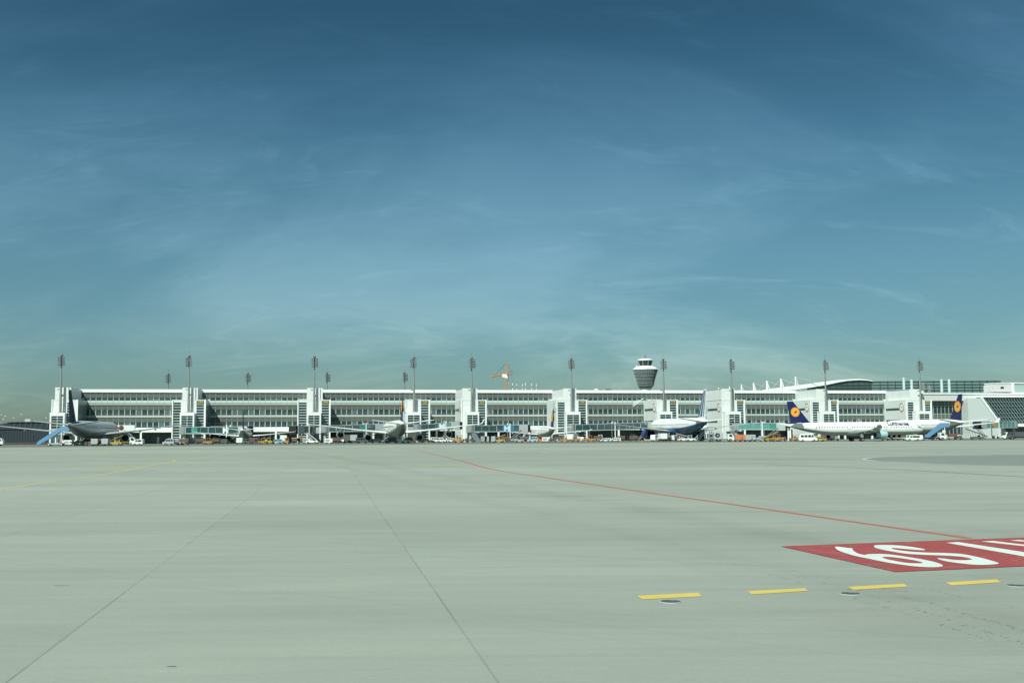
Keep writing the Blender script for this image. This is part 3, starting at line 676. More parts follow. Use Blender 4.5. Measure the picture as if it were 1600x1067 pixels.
b = MB(); b.cyl((0, 0, 77), (0, 0, 80.8), .22, n=6); b.box(-1.0, 1.0, -.2, .2, 78.4, 79.0); b.cyl((2, 0, 76.6), (2, 0, 78.4), .1, n=5); b.build('antenna', DGREY, t)
b = MB(); b.cyl((12.6, 0, 64.9), (12.6, 0, 66.4), .5, n=10); b.cyl((-9.2, -4, 67.8), (-9.2, -4, 70.2), .4, n=10); b.build('radome', WHITE, t)

# main hall behind, with its wave roof, and the row of stayed tripods
Y = 600
t = thing('main_hall', (0, 0, 0), 0, 'glazed hall with a white wave shaped roof behind the right part of the terminal', 'hall')
top = [(1180, 611.5), (1200, 607.6), (1240, 602.6), (1262, 599.8), (1280, 597.3), (1292, 595.6), (1310, 593.6), (1324, 592.6), (1334, 592.0), (1345, 591.9), (1356, 593.0), (1364, 595.0)]
bot = [(1180, 613.5), (1200, 611.5), (1240, 609.2), (1262, 606), (1280, 603.3), (1292, 601.2), (1310, 597.3), (1324, 595.0), (1334, 594.2), (1345, 593.8), (1356, 594.4), (1364, 595.8)]
P = [(atY(x, Y, 28), px_h(y, x, Y)) for x, y in top]; Q = [(atY(x, Y, 28), px_h(y, x, Y)) for x, y in bot]
b = MB(); n = len(P)
for k in range(n-1):
    b.prism([P[k], P[k+1], Q[k+1], Q[k]], 'y', Y, Y+70)
b.build('roof', WHITE, t)
zt = px_h(595.0, 1450, Y)
gx = [atY(x, Y, 28) for x in range(1252, 1600, 1)]
b = MB()
def hall_top(px):
    if px >= 1362: return zt
    for k in range(n-1):
        if bot[k][0] <= px <= bot[k+1][0]:
            f = (px-bot[k][0])/(bot[k+1][0]-bot[k][0]); return px_h(bot[k][1]+f*(bot[k+1][1]-bot[k][1]), px, Y)-.05
    return 20
pxs = list(range(1262, 1362, 9))+[1362]+list(range(1376, 1566, 12))
for k in range(len(pxs)-1):
    xa, xc = atY(pxs[k], Y, 28), atY(pxs[k+1], Y, 28); b.quad([(xa, Y+1, 0), (xc, Y+1, 0), (xc, Y+1, hall_top(pxs[k+1])), (xa, Y+1, hall_top(pxs[k]))], 0 if pxs[k] >= 1362 else 1)
b.box(atY(1362, Y, 28), atY(1565, Y, 28), Y+1.05, Y+60, 0, zt-.3, 0)
b.build('glazing', [GLH, mat('hall_glass_dark', (.06, .11, .10), .2, var=.2, scale=.1)], t)
b = MB()
for k, px in enumerate(pxs):
    x = atY(px, Y, 28); b.box(x-.14, x+.14, Y+.7, Y+.98, 10, hall_top(px)+ (0.1 if px > 1362 else 0))
for py in (595.6, 600.4, 604.9, 609.4):
    xa, xc = atY(1362 if py < 600 else (1300 if py < 604 else 1270), Y, 28), atY(1565, Y, 28); z = px_h(py, 1480, Y); b.box(xa, xc, Y+.6, Y+.72, z-.16, z+.16)
b.build('glazing_bars', DFRAME, t)
TRI = [(1122.7, 605.3), (1140, 603.7), (1158.4, 600.5), (1177.5, 598.2), (1198.2, 595), (1220.2, 591.8), (1242.9, 589)]
tops = []
for i, (px, py) in enumerate(TRI):
    s_ = (679.4-py)/30.9; Yt = F/s_/.9964; X = atY(px, Yt, 32)
    tops.append((X, Yt))
for i, (X, Yt) in enumerate(tops):
    tt = thing('stay_tripod', (X, Yt, 20), 0, 'white roof tripod with stay cables, %s of seven counted from the left' % ['first', 'second', 'third', 'fourth', 'fifth', 'sixth', 'seventh'][i], 'roof tripod', 'cable stayed tripods over the hall roof')
    b = MB()
    b.cyl((0, 0, 6), (0, 0, 13), .5, .38, 8); b.cyl((-.2, 0, 4), (-.1, 0, 12.8), .16, n=6); b.cyl((2.9, 0, 4), (.1, 0, 12.6), .2, n=6); b.cyl((1.4, 3, 4), (0, 0, 12.6), .2, n=6); b.cyl((1.0, 0, 9.0), (0, 0, 9.4), .14, n=6); b.cyl((1.7, 0, 7), (0, 0, 7), .14, n=6)
    b.build('leg_frame', WHITE, tt)
    c = MB()
    if i > 0:
        dxm, dym = (tops[i-1][0]-X)*.93, (tops[i-1][1]-Yt)*.93; c.cyl((0, 0, 12.9), (dxm, dym, 6.2), .11, n=5)
    nx = tops[i+1] if i < 6 else (atY(1285, 598, 30), 598)
    c.cyl((0, 0, 12.9), ((nx[0]-X)*.9, (nx[1]-Yt)*.9, 9.4), .09, n=5)
    c.build('stay_cable', BALU, tt)
for i, (px, y0) in enumerate(((1412.3, 589.6), (1424.4, 592.8), (1471.3, 592.5), (1483, 592.3))):
    Y2 = 530; z1 = px_h(y0, px, Y2); tt = thing('exhaust_stack', (atY(px, Y2, 25), Y2, 19), 0, 'white cylindrical exhaust stack, %s of four before the glazed hall' % ['first', 'second', 'third', 'fourth'][i], 'stack', 'white exhaust stacks on the roof')
    b = MB(); b.lathe([(.62, 0), (.62, z1-19.0), (.5, z1-19.0), (.5, z1-20)], (0, 0, 0), n=18); b.build('pipe', mat('stack_metal', (.46, .56, .56), .4, .2), tt); MB().lathe([(.70, 2.5), (.70, 2.7)], (0, 0, 0), n=18, cap=True).build('collar', FRAME, tt)
tt = thing('roof_gantry', (atY(1447, 535, 25), 535, 19), 0, 'grey steel antenna gantry on the roof between the white stacks', 'gantry')
b = MB(); lattice(b, (-1.6, 0, 0), (-1.6, 0, 7.6), .8, .09, 7); lattice(b, (1.3, 0, 0), (1.3, 0, 6.2), .8, .09, 6); b.box(-3, 5, -.5, .5, 2.2, 2.5); b.box(-2.4, 2.6, -.5, .5, 4.6, 4.8); b.cyl((0, 0, 6), (0, 0, 9.6), .08, n=5)
for k in range(6): b.cyl((-2.6+k*1.1, 0, 4.8), (-2.6+k*1.1, 0, 6.0), .07, n=5)
b.build('lattice', POLE, tt)

# right-hand end building: low wing, grey wall and the leaning glass wall
t = thing('glass_hall', FO, FR, 'white end building with a leaning dark glass wall at the right edge', 'building')
V = 2.0
ur0 = U(1443, V)
def Z(py, px, v): # height on a plane parallel to the facade
    lo, hi = -5., 120.; u_ = U(px, v)
    for _ in range(40):
        m = (lo+hi)/2
        if proj(fw(u_, v, m))[1] > py: lo = m
        else: hi = m
    return m
ztop = Z(614.9, 1500, V); zb = Z(626, 1500, V)
ue = U(1800, V)
b = MB(); b.box(ur0, ue, V, V+30, zb, ztop-.35); b.box(ur0, U(1520, V), V+2.5, V+30, 0, zb); b.build('wall', mat('end_wall', (.56, .58, .56), .5, var=.03), t)
MB().box(ur0-.2, ue, V-.3, V+30, ztop-.347, ztop+.25).build('roof', WHITE, t)
b = MB(); x0, x1 = ur0, U(1512, V)
b.box(x0, x1, V+2.2, V+2.45, 2, zb-.002, 1)
k = x0+.5
while k < x1: b.box(k-.05, k+.05, V+1.9, V+2.1, 2, zb, 0); k += 1.9
for z in (14.4, 11.0): b.box(x0, x1, V+1.95, V+2.15, z, z+.15, 0)
z = 14.6
while z < zb: b.box(x0, x1, V+1.95, V+2.15, z, z+.24, 2); z += .31
z = 7.6
while z < 10.9: b.box(x0, x1, V+1.95, V+2.15, z, z+.24, 2); z += .31
b.build('recessed_glazing', [BALU, GL1, LOUV], t)
# grey wall, slanted at its right edge
PV = -1.0
za, zc = Z(622, 1530, PV), 0.0
pts = [(U(1513, PV), 0), (U(1513, PV), za), (U(1536.5, PV), za), (U(1563.5, PV, 8), Z(661, 1563, PV)), (U(1563.5, PV, 8), 0)]
MB().prism(pts, 'y', PV, V+2.0).build('gable_wall', mat('gable_cladding', (.50, .57, .54), .5, var=.03, scale=.2), t)
zl = Z(661, 1563, PV)
p0 = (U(1536.5, PV-.6), za); p1 = (U(1563.5, PV-.6), zl); dxs = p1[0]-p0[0]
W = U(1800, PV)-p0[0]
MB().prism([p0, (p0[0]+W, za), (p1[0]+W, zl), p1], 'y', PV+.3, PV+3).build('leaning_glass', mat('leaning_glass', (.006, .018, .024), .3, var=.6, scale=.35, spec=.9), t)
b = MB(); b.prism([(p0[0]-1.0, za+.35), (p0[0]+.3, za+.35), (p1[0]+.3, zl), (p1[0]-.9, zl)], 'y', PV-.3, PV+.29); b.box(p0[0]-1.0, p0[0]+W, PV-.3, PV+3, za+.36, za+.9); b.build('edge_trim', WHITE, t)
b = MB()
for k in range(1, 60):
    f = k*1.45
    if f > W: break
    b.prism([(p0[0]+f-.12, za), (p0[0]+f+.12, za), (p1[0]+f+.12, zl), (p1[0]+f-.12, zl)], 'y', PV+.12, PV+.28)
for k in range(0, 8):
    f = k/6.6
    if f > 1: break
    z = za+(zl-za)*f; b.box(p0[0]+dxs*f+.3, p0[0]+dxs*f+W, PV+.02, PV+.119, z-.05, z+.05)
b.build('glazing_bars', mat('glazing_bar', (.35, .48, .46), .4, .3), t)
MB().box(U(1563.5, PV), ue, PV+.5, V+2, 0, zl-.3).build('base_wall', DGREY, t)
MB().box(U(1568, PV), ue, PV-2.5, PV+.3, zl-1.6, zl-.35).build('canopy', WHITE, t)
tt = thing('rooftop_cabin', FO, FR, 'white rooftop cabin with a small dark window at the right edge', 'roof cabin')
u0, u1, u2 = U(1555, 4), U(1583, 4), U(1800, 4); zz = ztop+.26; zh = Z(599.5, 1570, 4)
MB().prism([(u0, zz+.6), (u0, zh-.8), (u0+.9, zh), (u1, zh), (u1, zz+.6)], 'y', 4, 12).build('wall', mat('cabin_wall', (.55, .55, .54), .5), tt)
MB().box(u0+3.3, u0+5.0, 3.93, 3.998, zz+2.1, zz+3.0).build('window', GL1, tt)
MB().box(u1, u1+1.0, 3.7, 12, zz, zh+.5).box(u0+.3, u1, 3.8, 12, zh+.003, zh+.35).box(u1+1.0, u2, 3.7, 12, zh+.1, zh+.5).box(u1+1, u2, 3.7, 12, zz, zz+.3).build('frame', WHITE, tt)
MB().box(u1+1.0, u2, 4.1, 11.8, zz+.3, zh+.098).build('glazing', mat('cabin_glass', (.33, .45, .42), .3), tt)

# dark hangar at the left
Y = 430
t = thing('hangar', (0, 0, 0), 0, 'low dark ribbed hangar at the left edge behind the wing tip', 'hangar')
xa, xc = atY(-150, Y), atY(92, Y); hz = px_h(659.3, 60, Y)
x1 = atY(-4, Y); x2 = atY(14, Y)
b = MB(); b.prism([(xa, 0), (xc, 0), (xc, hz), (x2, hz-.1), (x1, px_h(663.5, -4, Y)), (xa, px_h(668, -120, Y))], 'y', Y, Y+40); b.build('wall', mat('hangar_cladding', (.022, .034, .042), .55, .2, var=.3, scale=.15), t)
b = MB(); x = xa
while x < xc:
    b.box(x, x+.14, Y-.14, Y, .3, min(hz-.1, 5.6+.0*x)); x += 1.05
b.box(xa, xc, Y-.3, Y-.15, 5.9, 6.1); x = xa
while x < xc:
    if x > x2: b.box(x, x+.6, Y-.2, Y-.002, 6.3, hz-.25)
    x += 2.1
b.build('ribs', mat('hangar_rib', (.04, .06, .068), .5, .3), t)
MB().box(x2-1, xc, Y-.5, Y+40, hz, hz+.25).build('roof_edge', mat('roof_edge', (.10, .12, .12), .5), t)
MB().box(xa, xc, Y-6, Y-5.7, 0, .9).build('barrier', mat('hangar_barrier', (.055, .045, .045), .8, var=.6, scale=.5), t)
tt = thing('roof_unit', (atY(44, Y+4), Y+4, hz+.25), 0, 'small white plant box on the dark hangar roof', 'roof unit')
MB().box(-1.0, 1.0, -1, 1, 0, .9).build('casing', VWHITE, tt); MB().box(-.9, .9, -1.02, -1.003, .2, .7).build('grille', FRAME, tt)
for i, (px, py) in enumerate(((2, 648), (8, 650.5), (33, 647.6), (21, 653), (5, 655), (72, 653))):
    Y2 = 1400; X = atY(px, Y2, 20); z1 = px_h(py, px, Y2); tt = thing('lamp_post', (X, Y2, 0), 0, 'tiny distant lamp post above the dark hangar, number %s from the left' % ['one', 'three', 'five', 'four', 'two', 'six'][i], 'lamp post', 'distant lamp posts beyond the hangar')
    MB().cyl((0, 0, 0), (0, 0, z1), .22, .12, 6).build('pole', POLE, tt); MB().box(-1.0, 1.0, -.5, .5, z1, z1+.5).build('lamp', VWHITE, tt)

# ------------------------------------------------------------------ aircraft
def aircraft(name, label, X, Y, head, L, D, span, H, zc, gear, engs, er, ez, mats, nose_first=True, logo=True, winglet=True, dih=.105, wing_m=None, tailspan=.33, text=None, track=10.0, bogie=2, sweep=.50, eyes=True, stripe_=None, elen=1.0):
    BODY, BELLY, FIN, ENG = mats; WM = wing_m or WINGM
    t = thing(name, (X, Y, 0), head, label, 'airliner', 'airliners parked at the terminal')
    yy = lambda s: gear-s
    NS = 36
    st = [(0, .004, -.14), (.006, .09, -.135), (.018, .19, -.115), (.035, .285, -.09), (.06, .38, -.05), (.09, .45, -.022), (.125, .49, -.004), (.16, .5, 0), (.30, .5, 0), (.45, .5, 0), (.60, .5, 0), (.68, .495, .003), (.75, .455, .035), (.82, .375, .095), (.88, .285, .155), (.93, .195, .20), (.97, .115, .235), (.993, .055, .25), (1, .03, .25)]
    rings = [[(r*D*math.cos(2*math.pi*i/NS), yy(f*L), zc+z*D+r*D*math.sin(2*math.pi*i/NS)) for i in range(NS)] for f, r, z in st]
    def mf(k, i):
        a = math.degrees(2*math.pi*(i+.5)/NS); s_ = math.sin(math.radians(a)); r = st[k][1]
        return 1 if s_ < BELT else 0
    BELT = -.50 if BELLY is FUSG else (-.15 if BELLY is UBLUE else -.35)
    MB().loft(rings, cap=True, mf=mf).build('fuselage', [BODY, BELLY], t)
    def rad(s):
        f = s/L
        for k in range(len(st)-1):
            if st[k][0] <= f <= st[k+1][0]:
                q = (f-st[k][0])/(st[k+1][0]-st[k][0]); return (st[k][1]+(st[k+1][1]-st[k][1])*q)*D, zc+(st[k][2]+(st[k+1][2]-st[k][2])*q)*D
        return D*.5, zc
    b = MB()     # cabin windows on both flanks
    s = .115*L
    while s < .80*L:
        r, z_ = rad(s); zw = zc+.11*D; 
        if abs(zw-z_) < r and not (.27*L < s < .285*L) and not (.55*L < s < .57*L):
            xw = math.sqrt(r*r-(zw-z_)**2)
            for sg in (-1, 1): b.box(sg*(xw+.006)-.03, sg*(xw+.006)+.03, yy(s)-.13, yy(s)+.13, zw-.19, zw+.19)
        s += .80
    b.build('cabin_windows', mat('cabin_window', (.03, .05, .07), .2), t)
    # cockpit windows
    b = MB()
    for s in (.030, .041, .052):
        r, z_ = rad(s*L); 
        for sg in (-1, 1):
            for a0 in (28, 44):
                if s > .045 and a0 > 30: continue
                A = []
                for (ds, aa) in ((-.0045, a0-6), (.0045, a0-6), (.0045, a0+8), (-.0045, a0+8)):
                    r2, z2 = rad((s+ds)*L); A.append((sg*(r2+.03)*math.cos(R(aa)), yy((s+ds)*L), z2+(r2+.03)*math.sin(R(aa))))
                b.quad(A)
    b.build('cockpit_windows', mat('cabin_window', (.03, .05, .07), .2), t)
    # doors: thin outlines
    b = MB()
    for s in (.105*L, .30*L, .57*L, .80*L):
        r, z_ = rad(s)
        for sg in (-1, 1):
            for zz_ in (-.02, .34):
                zw = zc+zz_*D; xw = math.sqrt(max(.01, r*r-(zw-z_)**2)); b.box(sg*xw-.015, sg*xw+.015, yy(s)-.45, yy(s)+.45, zw-.03, zw+.03)
    b.build('door_outline', GREY, t)
    # belly fairing
    MB().loft([[(.56*D*w_*math.cos(a)*.98, yy(s*L), zc-.24*D+.33*D*w_*math.sin(a)) for a in [2*math.pi*i/20 for i in range(20)]] for s, w_ in ((.33, .3), (.36, .8), (.40, 1), (.52, 1), (.57, .8), (.61, .3))], cap=True).build('belly_fairing', BELLY, t)
    # wings
    hs = span/2; rc = .165*L; s0 = .345*L; zr = zc-.30*D
    def sect(x, le, ch, z, th):
        pr = [(0, 0), (.03, .45), (.15, .9), (.38, 1.0), (.7, .55), (1, .04), (1, -.04), (.7, -.30), (.38, -.55), (.15, -.55), (.03, -.3)]
        return [(x, yy(le+c*ch), z+tt_*th*ch*.5) for c, tt_ in pr]
    for sg in (-1, 1):
        kx = .36*hs; rg = []
        for x in (.30*D, kx, hs*.7, hs*.985, hs):
            f = (x-.3*D)/(hs-.3*D); le = s0+sweep*(x-.3*D)
            ch = rc+(rc*.56-rc)*(x-.3*D)/(kx-.3*D) if x <= kx else rc*.56+(rc*.24-rc*.56)*(x-kx)/(hs-kx)
            if x == hs: ch *= .6; le += .4
            z = zr+dih*(x-.3*D)*(1+.10*f); rg.append(sect(sg*x, le, ch, z, .15-.03*f))
        wo = MB().loft(rg, cap=True).build('wing', WM, t)
        if winglet:
            le = s0+sweep*(hs-.3*D); zt_ = rg[-2][0][2]; ch = rc*.24
            MB().loft([sect(sg*hs*.985, le, ch, zt_, .08), [(sg*(hs+.45)+(q[0]-sg*hs)*0, q[1], q[2]) for q in sect(sg*hs, le+ch*.45, ch*.6, zt_+.021*span*(.8 if D < 4.5 else 1.3), .05)]], cap=True).build('winglet', WM, t)
        for x in (.28*hs, .5*hs, .68*hs):
            b = MB(); le = s0+sweep*(x-.3*D); ch = rc*(.62 if x < kx else .42); z = zr+dih*(x-.3*D)-.1
            b.lathe([(.02, 0), (.22, .8), (.26, 2.0), (.05, ch*.55)], (sg*x, yy(le+ch*1.12), z-.25), 'y', 8); b.build('flap_fairing', WM, wo)
        # tailplane
        hx = tailspan*span/2; r_, zt0 = rad(.9*L); tr = .098*L
        MB().loft([sect(sg*x, .872*L+.62*x*.95, tr+(tr*.4-tr)*(x/hx), zt0+.05*D+.12*x, .13) for x in (.04*D, hx*.5, hx)], cap=True).build('tailplane', BODY if BODY is not FUSS else WM, t)
        for ex in engs:
            zz_ = ez + (ex-engs[0])*.10; le = s0+sweep*(ex-.3*D); n0 = yy(le-er*1.9); ln = er*3.3*elen
            eo = MB().lathe([(er*.80, 0), (er*.93, .12), (er, er*.6), (er*1.02, er*1.3), (er*.97, ln*.62), (er*.78, ln), (er*.70, ln), (er*.74, ln*.6), (er*.78, er*.5), (er*.80, 0)], (sg*ex, n0, zz_), 'y', 28)
            # lathe runs +y; mirror so that the intake points forward
            eo.v = [(v[0], 2*n0-v[1], v[2]) for v in eo.v]; eng = eo.build('engine', [ENG], t)
            MB().lathe([(.02, -.55), (er*.30, -.1), (er*.78, 0)], (sg*ex, n0-er*.7, zz_), 'y', 24).build('fan', DARK, eng).location = (0, 0, 0)
            co = MB(); co.lathe([(er*.60, ln*.45), (er*.46, ln*.62), (er*.44, ln*1.02), (er*.34, ln*1.12), (er*.30, ln*1.02), (er*.16, ln*1.2), (.02, ln*1.32)], (sg*ex, n0, zz_), 'y', 24)
            co.v = [(v[0], 2*n0-v[1], v[2]) for v in co.v]; co.build('exhaust_cone', DARK, eng)
            wz = zr+dih*(ex-.3*D)
            MB().prism([(n0-er*.8, zz_+er*.9), (n0-er*1.4, wz+.25), (n0-er*4.0, wz-.05), (n0-ln*.98, zz_+er*.45), (n0-ln*.6, zz_+er*.9)], 'x', sg*ex-.16, sg*ex+.16).build('pylon', WM, eng)
    # fin
    r_, zf = rad(.88*L); fb = zc+.47*D
    def fsec(z, a0, a1, hw):
        m_ = a0+(a1-a0)*.35
        return [(0, yy(a0), z), (hw, yy(m_), z), (hw*.6, yy(a0+(a1-a0)*.8), z), (0.02, yy(a1), z), (-.02, yy(a1), z), (-hw*.6, yy(a0+(a1-a0)*.8), z), (-hw, yy(m_), z)]
    k = L if L < 50 else L*.92; e = L
    MB().loft([fsec(fb-.12*D, e-.190*k, e-.034*k, .30), fsec(fb+.25, e-.166*k, e-.033*k, .27), fsec(H-.3, e-.060*k, e-.010*k, .12), fsec(H, e-.054*k, e-.012*k, .06)], cap=True, sm=False).build('tail_fin', FIN, t)
    if logo:
        zl_ = fb+(H-fb)*.50; yl = yy(e-.066*k); rr = (H-fb)*.225
        for sg in (-1, 1):
            g_ = MB(); g_.lathe([(.001, -.02), (rr, -.02), (rr, .03), (.001, .03)], (0, 0, 0), 'y', 28, 0)
            g_.lathe([(rr*.86, -.026), (rr*.82, -.026), (rr*.82, -.021), (rr*.86, -.021)], (0, 0, 0), 'y', 28, 1); bird(g_, 0, 0, rr*.72, 1, -.034)
            o = g_.build('emblem', [LOGO, NAVY], t); o.location = (sg*.235, yl, zl_); o.rotation_euler = (R(-1.4), 0, math.pi/2*sg)
    if stripe_:
        for sg in (-1, 1):
            o = MB()
            for f0, f1, mm in ((.10, .26, 0), (.38, .60, 0), (.74, .82, 0)):
                a = e-.166*k; c_ = e-.033*k; a2 = e-.06*k; c2 = e-.010*k
                o.quad([(sg*.30, yy(a+(c_-a)*f0), fb+.3), (sg*.30, yy(a+(c_-a)*f1), fb+.3), (sg*.14, yy(a2+(c2-a2)*f1), H-.5), (sg*.14, yy(a2+(c2-a2)*f0), H-.5)], mm)
            o.build('tail_stripe', [stripe_], t)
    # gear
    wr = .58 if D < 4.5 else .68
    for sg in (-1, 1):
        b = MB(); x = sg*track/2*.76; b.cyl((x, 0, wr), (x*.92, 0, zc-.3*D), .16 if D < 4.5 else .26, n=10, m=0); b.cyl((x*.5, .0, zc-.4*D), (x, 0, wr*1.8), .1, n=8, m=0)
        b.box(x+sg*.42-.03, x+sg*.42+.03, -.35, .35, wr*1.9, zc-.38*D, 2)
        for dy in ((0,) if bogie == 1 else (-.95, .95)):
            for dx_ in (-.42, .42): b.wheel((x+dx_, dy, wr), wr, .36, 'x', 1, 0)
        if bogie > 1: b.box(x-.12, x+.12, -1.0, 1.0, wr-.12, wr+.12, 0)
        b.build('main_gear', [POLE, RUB, GREY], t)
    b = MB(); yn = yy(.115*L); b.cyl((0, yn, wr*.75), (0, yn, zc-.4*D), .12, n=8, m=0)
    for dx_ in (-.28, .28): b.wheel((dx_, yn, wr*.72), wr*.72, .24, 'x', 1, 0)
    b.build('nose_gear', [POLE, RUB], t)
    if text:
        me = text_mesh(text, 1.85, 0, .06); r = D/2
        xs = [v.co.x for v in me.vertices]
        for sg in (1, -1):
            m2 = me.copy(); s_c = .205*L
            bm = bmesh.new(); bm.from_mesh(m2); bmesh.ops.subdivide_edges(bm, edges=[e_ for e_ in bm.edges if e_.calc_length() > .5], cuts=3, use_grid_fill=False); bm.to_mesh(m2); bm.free()
            for v in m2.vertices:
                ang = R(45) + v.co.y/r
                v.co = (sg*(r+.035)*math.cos(ang), yy(s_c)+sg*v.co.x, zc+(r+.035)*math.sin(ang))
            m2.materials.clear(); m2.materials.append(NAVYT); o = bpy.data.objects.new('airline_lettering', m2); COL.objects.link(o); o.parent = t
    return t
HD = BETA   # nose towards the terminal
A330 = dict(L=60.0, D=5.64, span=60.3, H=17.0, zc=5.0, gear=31.0, engs=(9.4,), er=1.6, ez=2.35)
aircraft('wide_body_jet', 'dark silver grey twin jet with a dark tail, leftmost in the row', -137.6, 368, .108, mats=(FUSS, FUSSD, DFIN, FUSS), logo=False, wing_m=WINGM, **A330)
A320 = dict(L=37.6, D=3.95, span=35.2, H=11.8, zc=3.75, gear=17.8, engs=(5.75,), er=1.1, ez=1.9, track=8, bogie=1, tailspan=.365, dih=.09)
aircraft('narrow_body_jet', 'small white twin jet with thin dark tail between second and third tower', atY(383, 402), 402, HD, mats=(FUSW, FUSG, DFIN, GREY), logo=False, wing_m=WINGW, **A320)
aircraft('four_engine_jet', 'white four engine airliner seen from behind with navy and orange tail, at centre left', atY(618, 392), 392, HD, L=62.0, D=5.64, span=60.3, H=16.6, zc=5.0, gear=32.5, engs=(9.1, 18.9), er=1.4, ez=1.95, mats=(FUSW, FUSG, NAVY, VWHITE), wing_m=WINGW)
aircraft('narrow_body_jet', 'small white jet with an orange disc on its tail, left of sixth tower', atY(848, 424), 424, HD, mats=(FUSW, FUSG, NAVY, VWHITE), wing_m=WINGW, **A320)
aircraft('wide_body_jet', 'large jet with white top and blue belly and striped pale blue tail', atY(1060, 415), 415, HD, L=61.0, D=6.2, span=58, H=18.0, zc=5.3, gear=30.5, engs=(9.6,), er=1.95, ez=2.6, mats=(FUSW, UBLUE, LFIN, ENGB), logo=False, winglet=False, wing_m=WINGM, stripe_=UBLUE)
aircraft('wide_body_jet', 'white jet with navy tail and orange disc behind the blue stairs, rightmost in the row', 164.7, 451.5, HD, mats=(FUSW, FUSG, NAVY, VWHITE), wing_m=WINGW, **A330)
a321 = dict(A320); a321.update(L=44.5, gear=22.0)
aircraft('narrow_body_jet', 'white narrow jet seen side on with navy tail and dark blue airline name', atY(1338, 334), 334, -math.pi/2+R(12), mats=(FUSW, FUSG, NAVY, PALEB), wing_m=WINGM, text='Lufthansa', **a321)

# ------------------------------------------------------------------ passenger bridges
def bridge(label, pa, Ya, pb, Yb, za=3.9, zb=3.9, h=2.6, teal=False, logo=None, cab='grey', leg=.72, drop=True, green=None):
    a = Vector((atY(pa, Ya, 5), Ya, 0)); c = Vector((atY(pb, Yb, 5), Yb, 0)); d = c-a; Ln = d.length; rz = math.atan2(d.y, d.x)
    t = thing('passenger_bridge', a, rz, label, 'passenger bridge', 'passenger bridges between terminal and aircraft')
    sl_ = (zb-za)/Ln; zz_ = lambda x: za+sl_*x
    w_ = 1.5
    # glass tunnel
    def seg(mb, x0, x1, y0, y1, dz0, dz1, m=0):
        b0 = len(mb.v)
        mb.v += [(x0, y0, zz_(x0)+dz0), (x1, y0, zz_(x1)+dz0), (x1, y1, zz_(x1)+dz0), (x0, y1, zz_(x0)+dz0), (x0, y0, zz_(x0)+dz1), (x1, y0, zz_(x1)+dz1), (x1, y1, zz_(x1)+dz1), (x0, y1, zz_(x0)+dz1)]
        for q in ((3,2,1,0),(4,5,6,7),(0,1,5,4),(1,2,6,5),(2,3,7,6),(3,0,4,7)): mb.face(tuple(b0+i for i in q), m)
    b = MB(); seg(b, 1.2, Ln-2.2, -w_+.1, w_-.1, .3, h-.2); 
    b.build('glass_tunnel', GLJ2 if teal else GLJ, t)
    if green:
        g_ = MB(); seg(g_, Ln*green[0], Ln*green[1], -w_+.04, w_-.04, .35, h-.3); g_.build('green_panel', GRN, t)
    b = MB(); seg(b, 1.0, Ln-2.0, -w_, w_, h-.2, h); seg(b, 1.0, Ln-2.0, -w_, w_, 0, .3)
    n = max(3, int(Ln/3.2))
    for k in range(n+1):
        x = 1.0+(Ln-3.3)*k/n; wd = .22 if k % 3 == 0 else .09
        for y in (-w_, w_-.1): seg(b, x, x+wd, y-.02, y+.12, .3, h-.2)
    seg(b, Ln*.45, Ln-2.0, -w_-.12, w_+.12, h+.003, h+.2)
    b.build('frame', mat('bridge_frame', (.40, .46, .44), .5, .2), t)
    MB().lathe([(.001, 0), (1.6, 0), (1.6, h+.2), (.001, h+.3)], (0, 0, za-.1), n=16).build('rotunda', GREY, t)
    MB().cyl((0, 0, 0), (0, 0, za), .55, n=14).build('pillar', VGREY, t)
    cabm = VGREY if cab == 'grey' else (DGREY if cab == 'dark' else VWHITE)
    MB().box(Ln-2.3, Ln+1.2, -1.9, 1.9, zb-.2, zb+h+.3).build('cab', cabm, t)
    b = MB()
    for k in range(5): b.box(Ln+1.2+k*.24, Ln+1.36+k*.24, -1.7+.04*(k % 2), 1.7-.04*(k % 2), zb-.1, zb+h+.25-.05*k)
    b.build('bellows', RUB, t)
    x = Ln*leg
    b = MB(); 
    for y in (-1.75, 1.75): b.box(x-.16, x+.16, y-.12, y+.12, .8, zz_(x)+h+.7, 0)
    b.box(x-.2, x+.2, -1.8, 1.8, .75, 1.1, 0)
    for y in (-1.1, 1.1): b.wheel((x, y, .55), .55, .5, 'y', 1, 0)
    b.build('drive_leg', [WHITE, RUB], t)
    if drop:
        b = MB(); x0 = Ln-1.6; 
        for y in (-2.1, -2.9): b.cyl((x0, y, zb+.9), (x0-5.2, y, .9), .07, n=5); b.cyl((x0, y, zb), (x0-5.2, y, .1), .11, n=5)
        for k in range(12): f = (k+.5)/12; b.box(x0-5.2*f-.14, x0-5.2*f+.14, -2.9, -2.1, zb*(1-f)-.03, zb*(1-f)+.03)
        b.build('service_stair', POLE, t)
    if logo:
        x0 = Ln*logo[0]; sz = logo[1]
        side = -1 if d.x > 0 else 1
        pl = MB(); seg(pl, x0-sz*.75, x0+sz*1.35, (-w_-.09) if side < 0 else w_+.05, (-w_-.05) if side < 0 else w_+.09, .32, h-.22); po = pl.build('advert_panel', logo[2], t)
        text_obj('advert_letter', 'M', 3.0, (x0, side*(w_+.11), zz_(x0)+h/2-.1), (math.pi/2, 0, 0 if side < 0 else math.pi), logo[3], po, .09, .02)
    return t
bridge('dark glazed passenger bridge running right from the second gate tower', 288, 417, 384, 414, 3.7, 3.5, logo=(.70, 2.2, GLJ, VWHITE), green=(.14, .24))
bridge('short passenger bridge with dark bellows beside the third gate tower', 487, 424, 463, 416, 3.7, 3.6, cab='grey', drop=False, leg=.4)
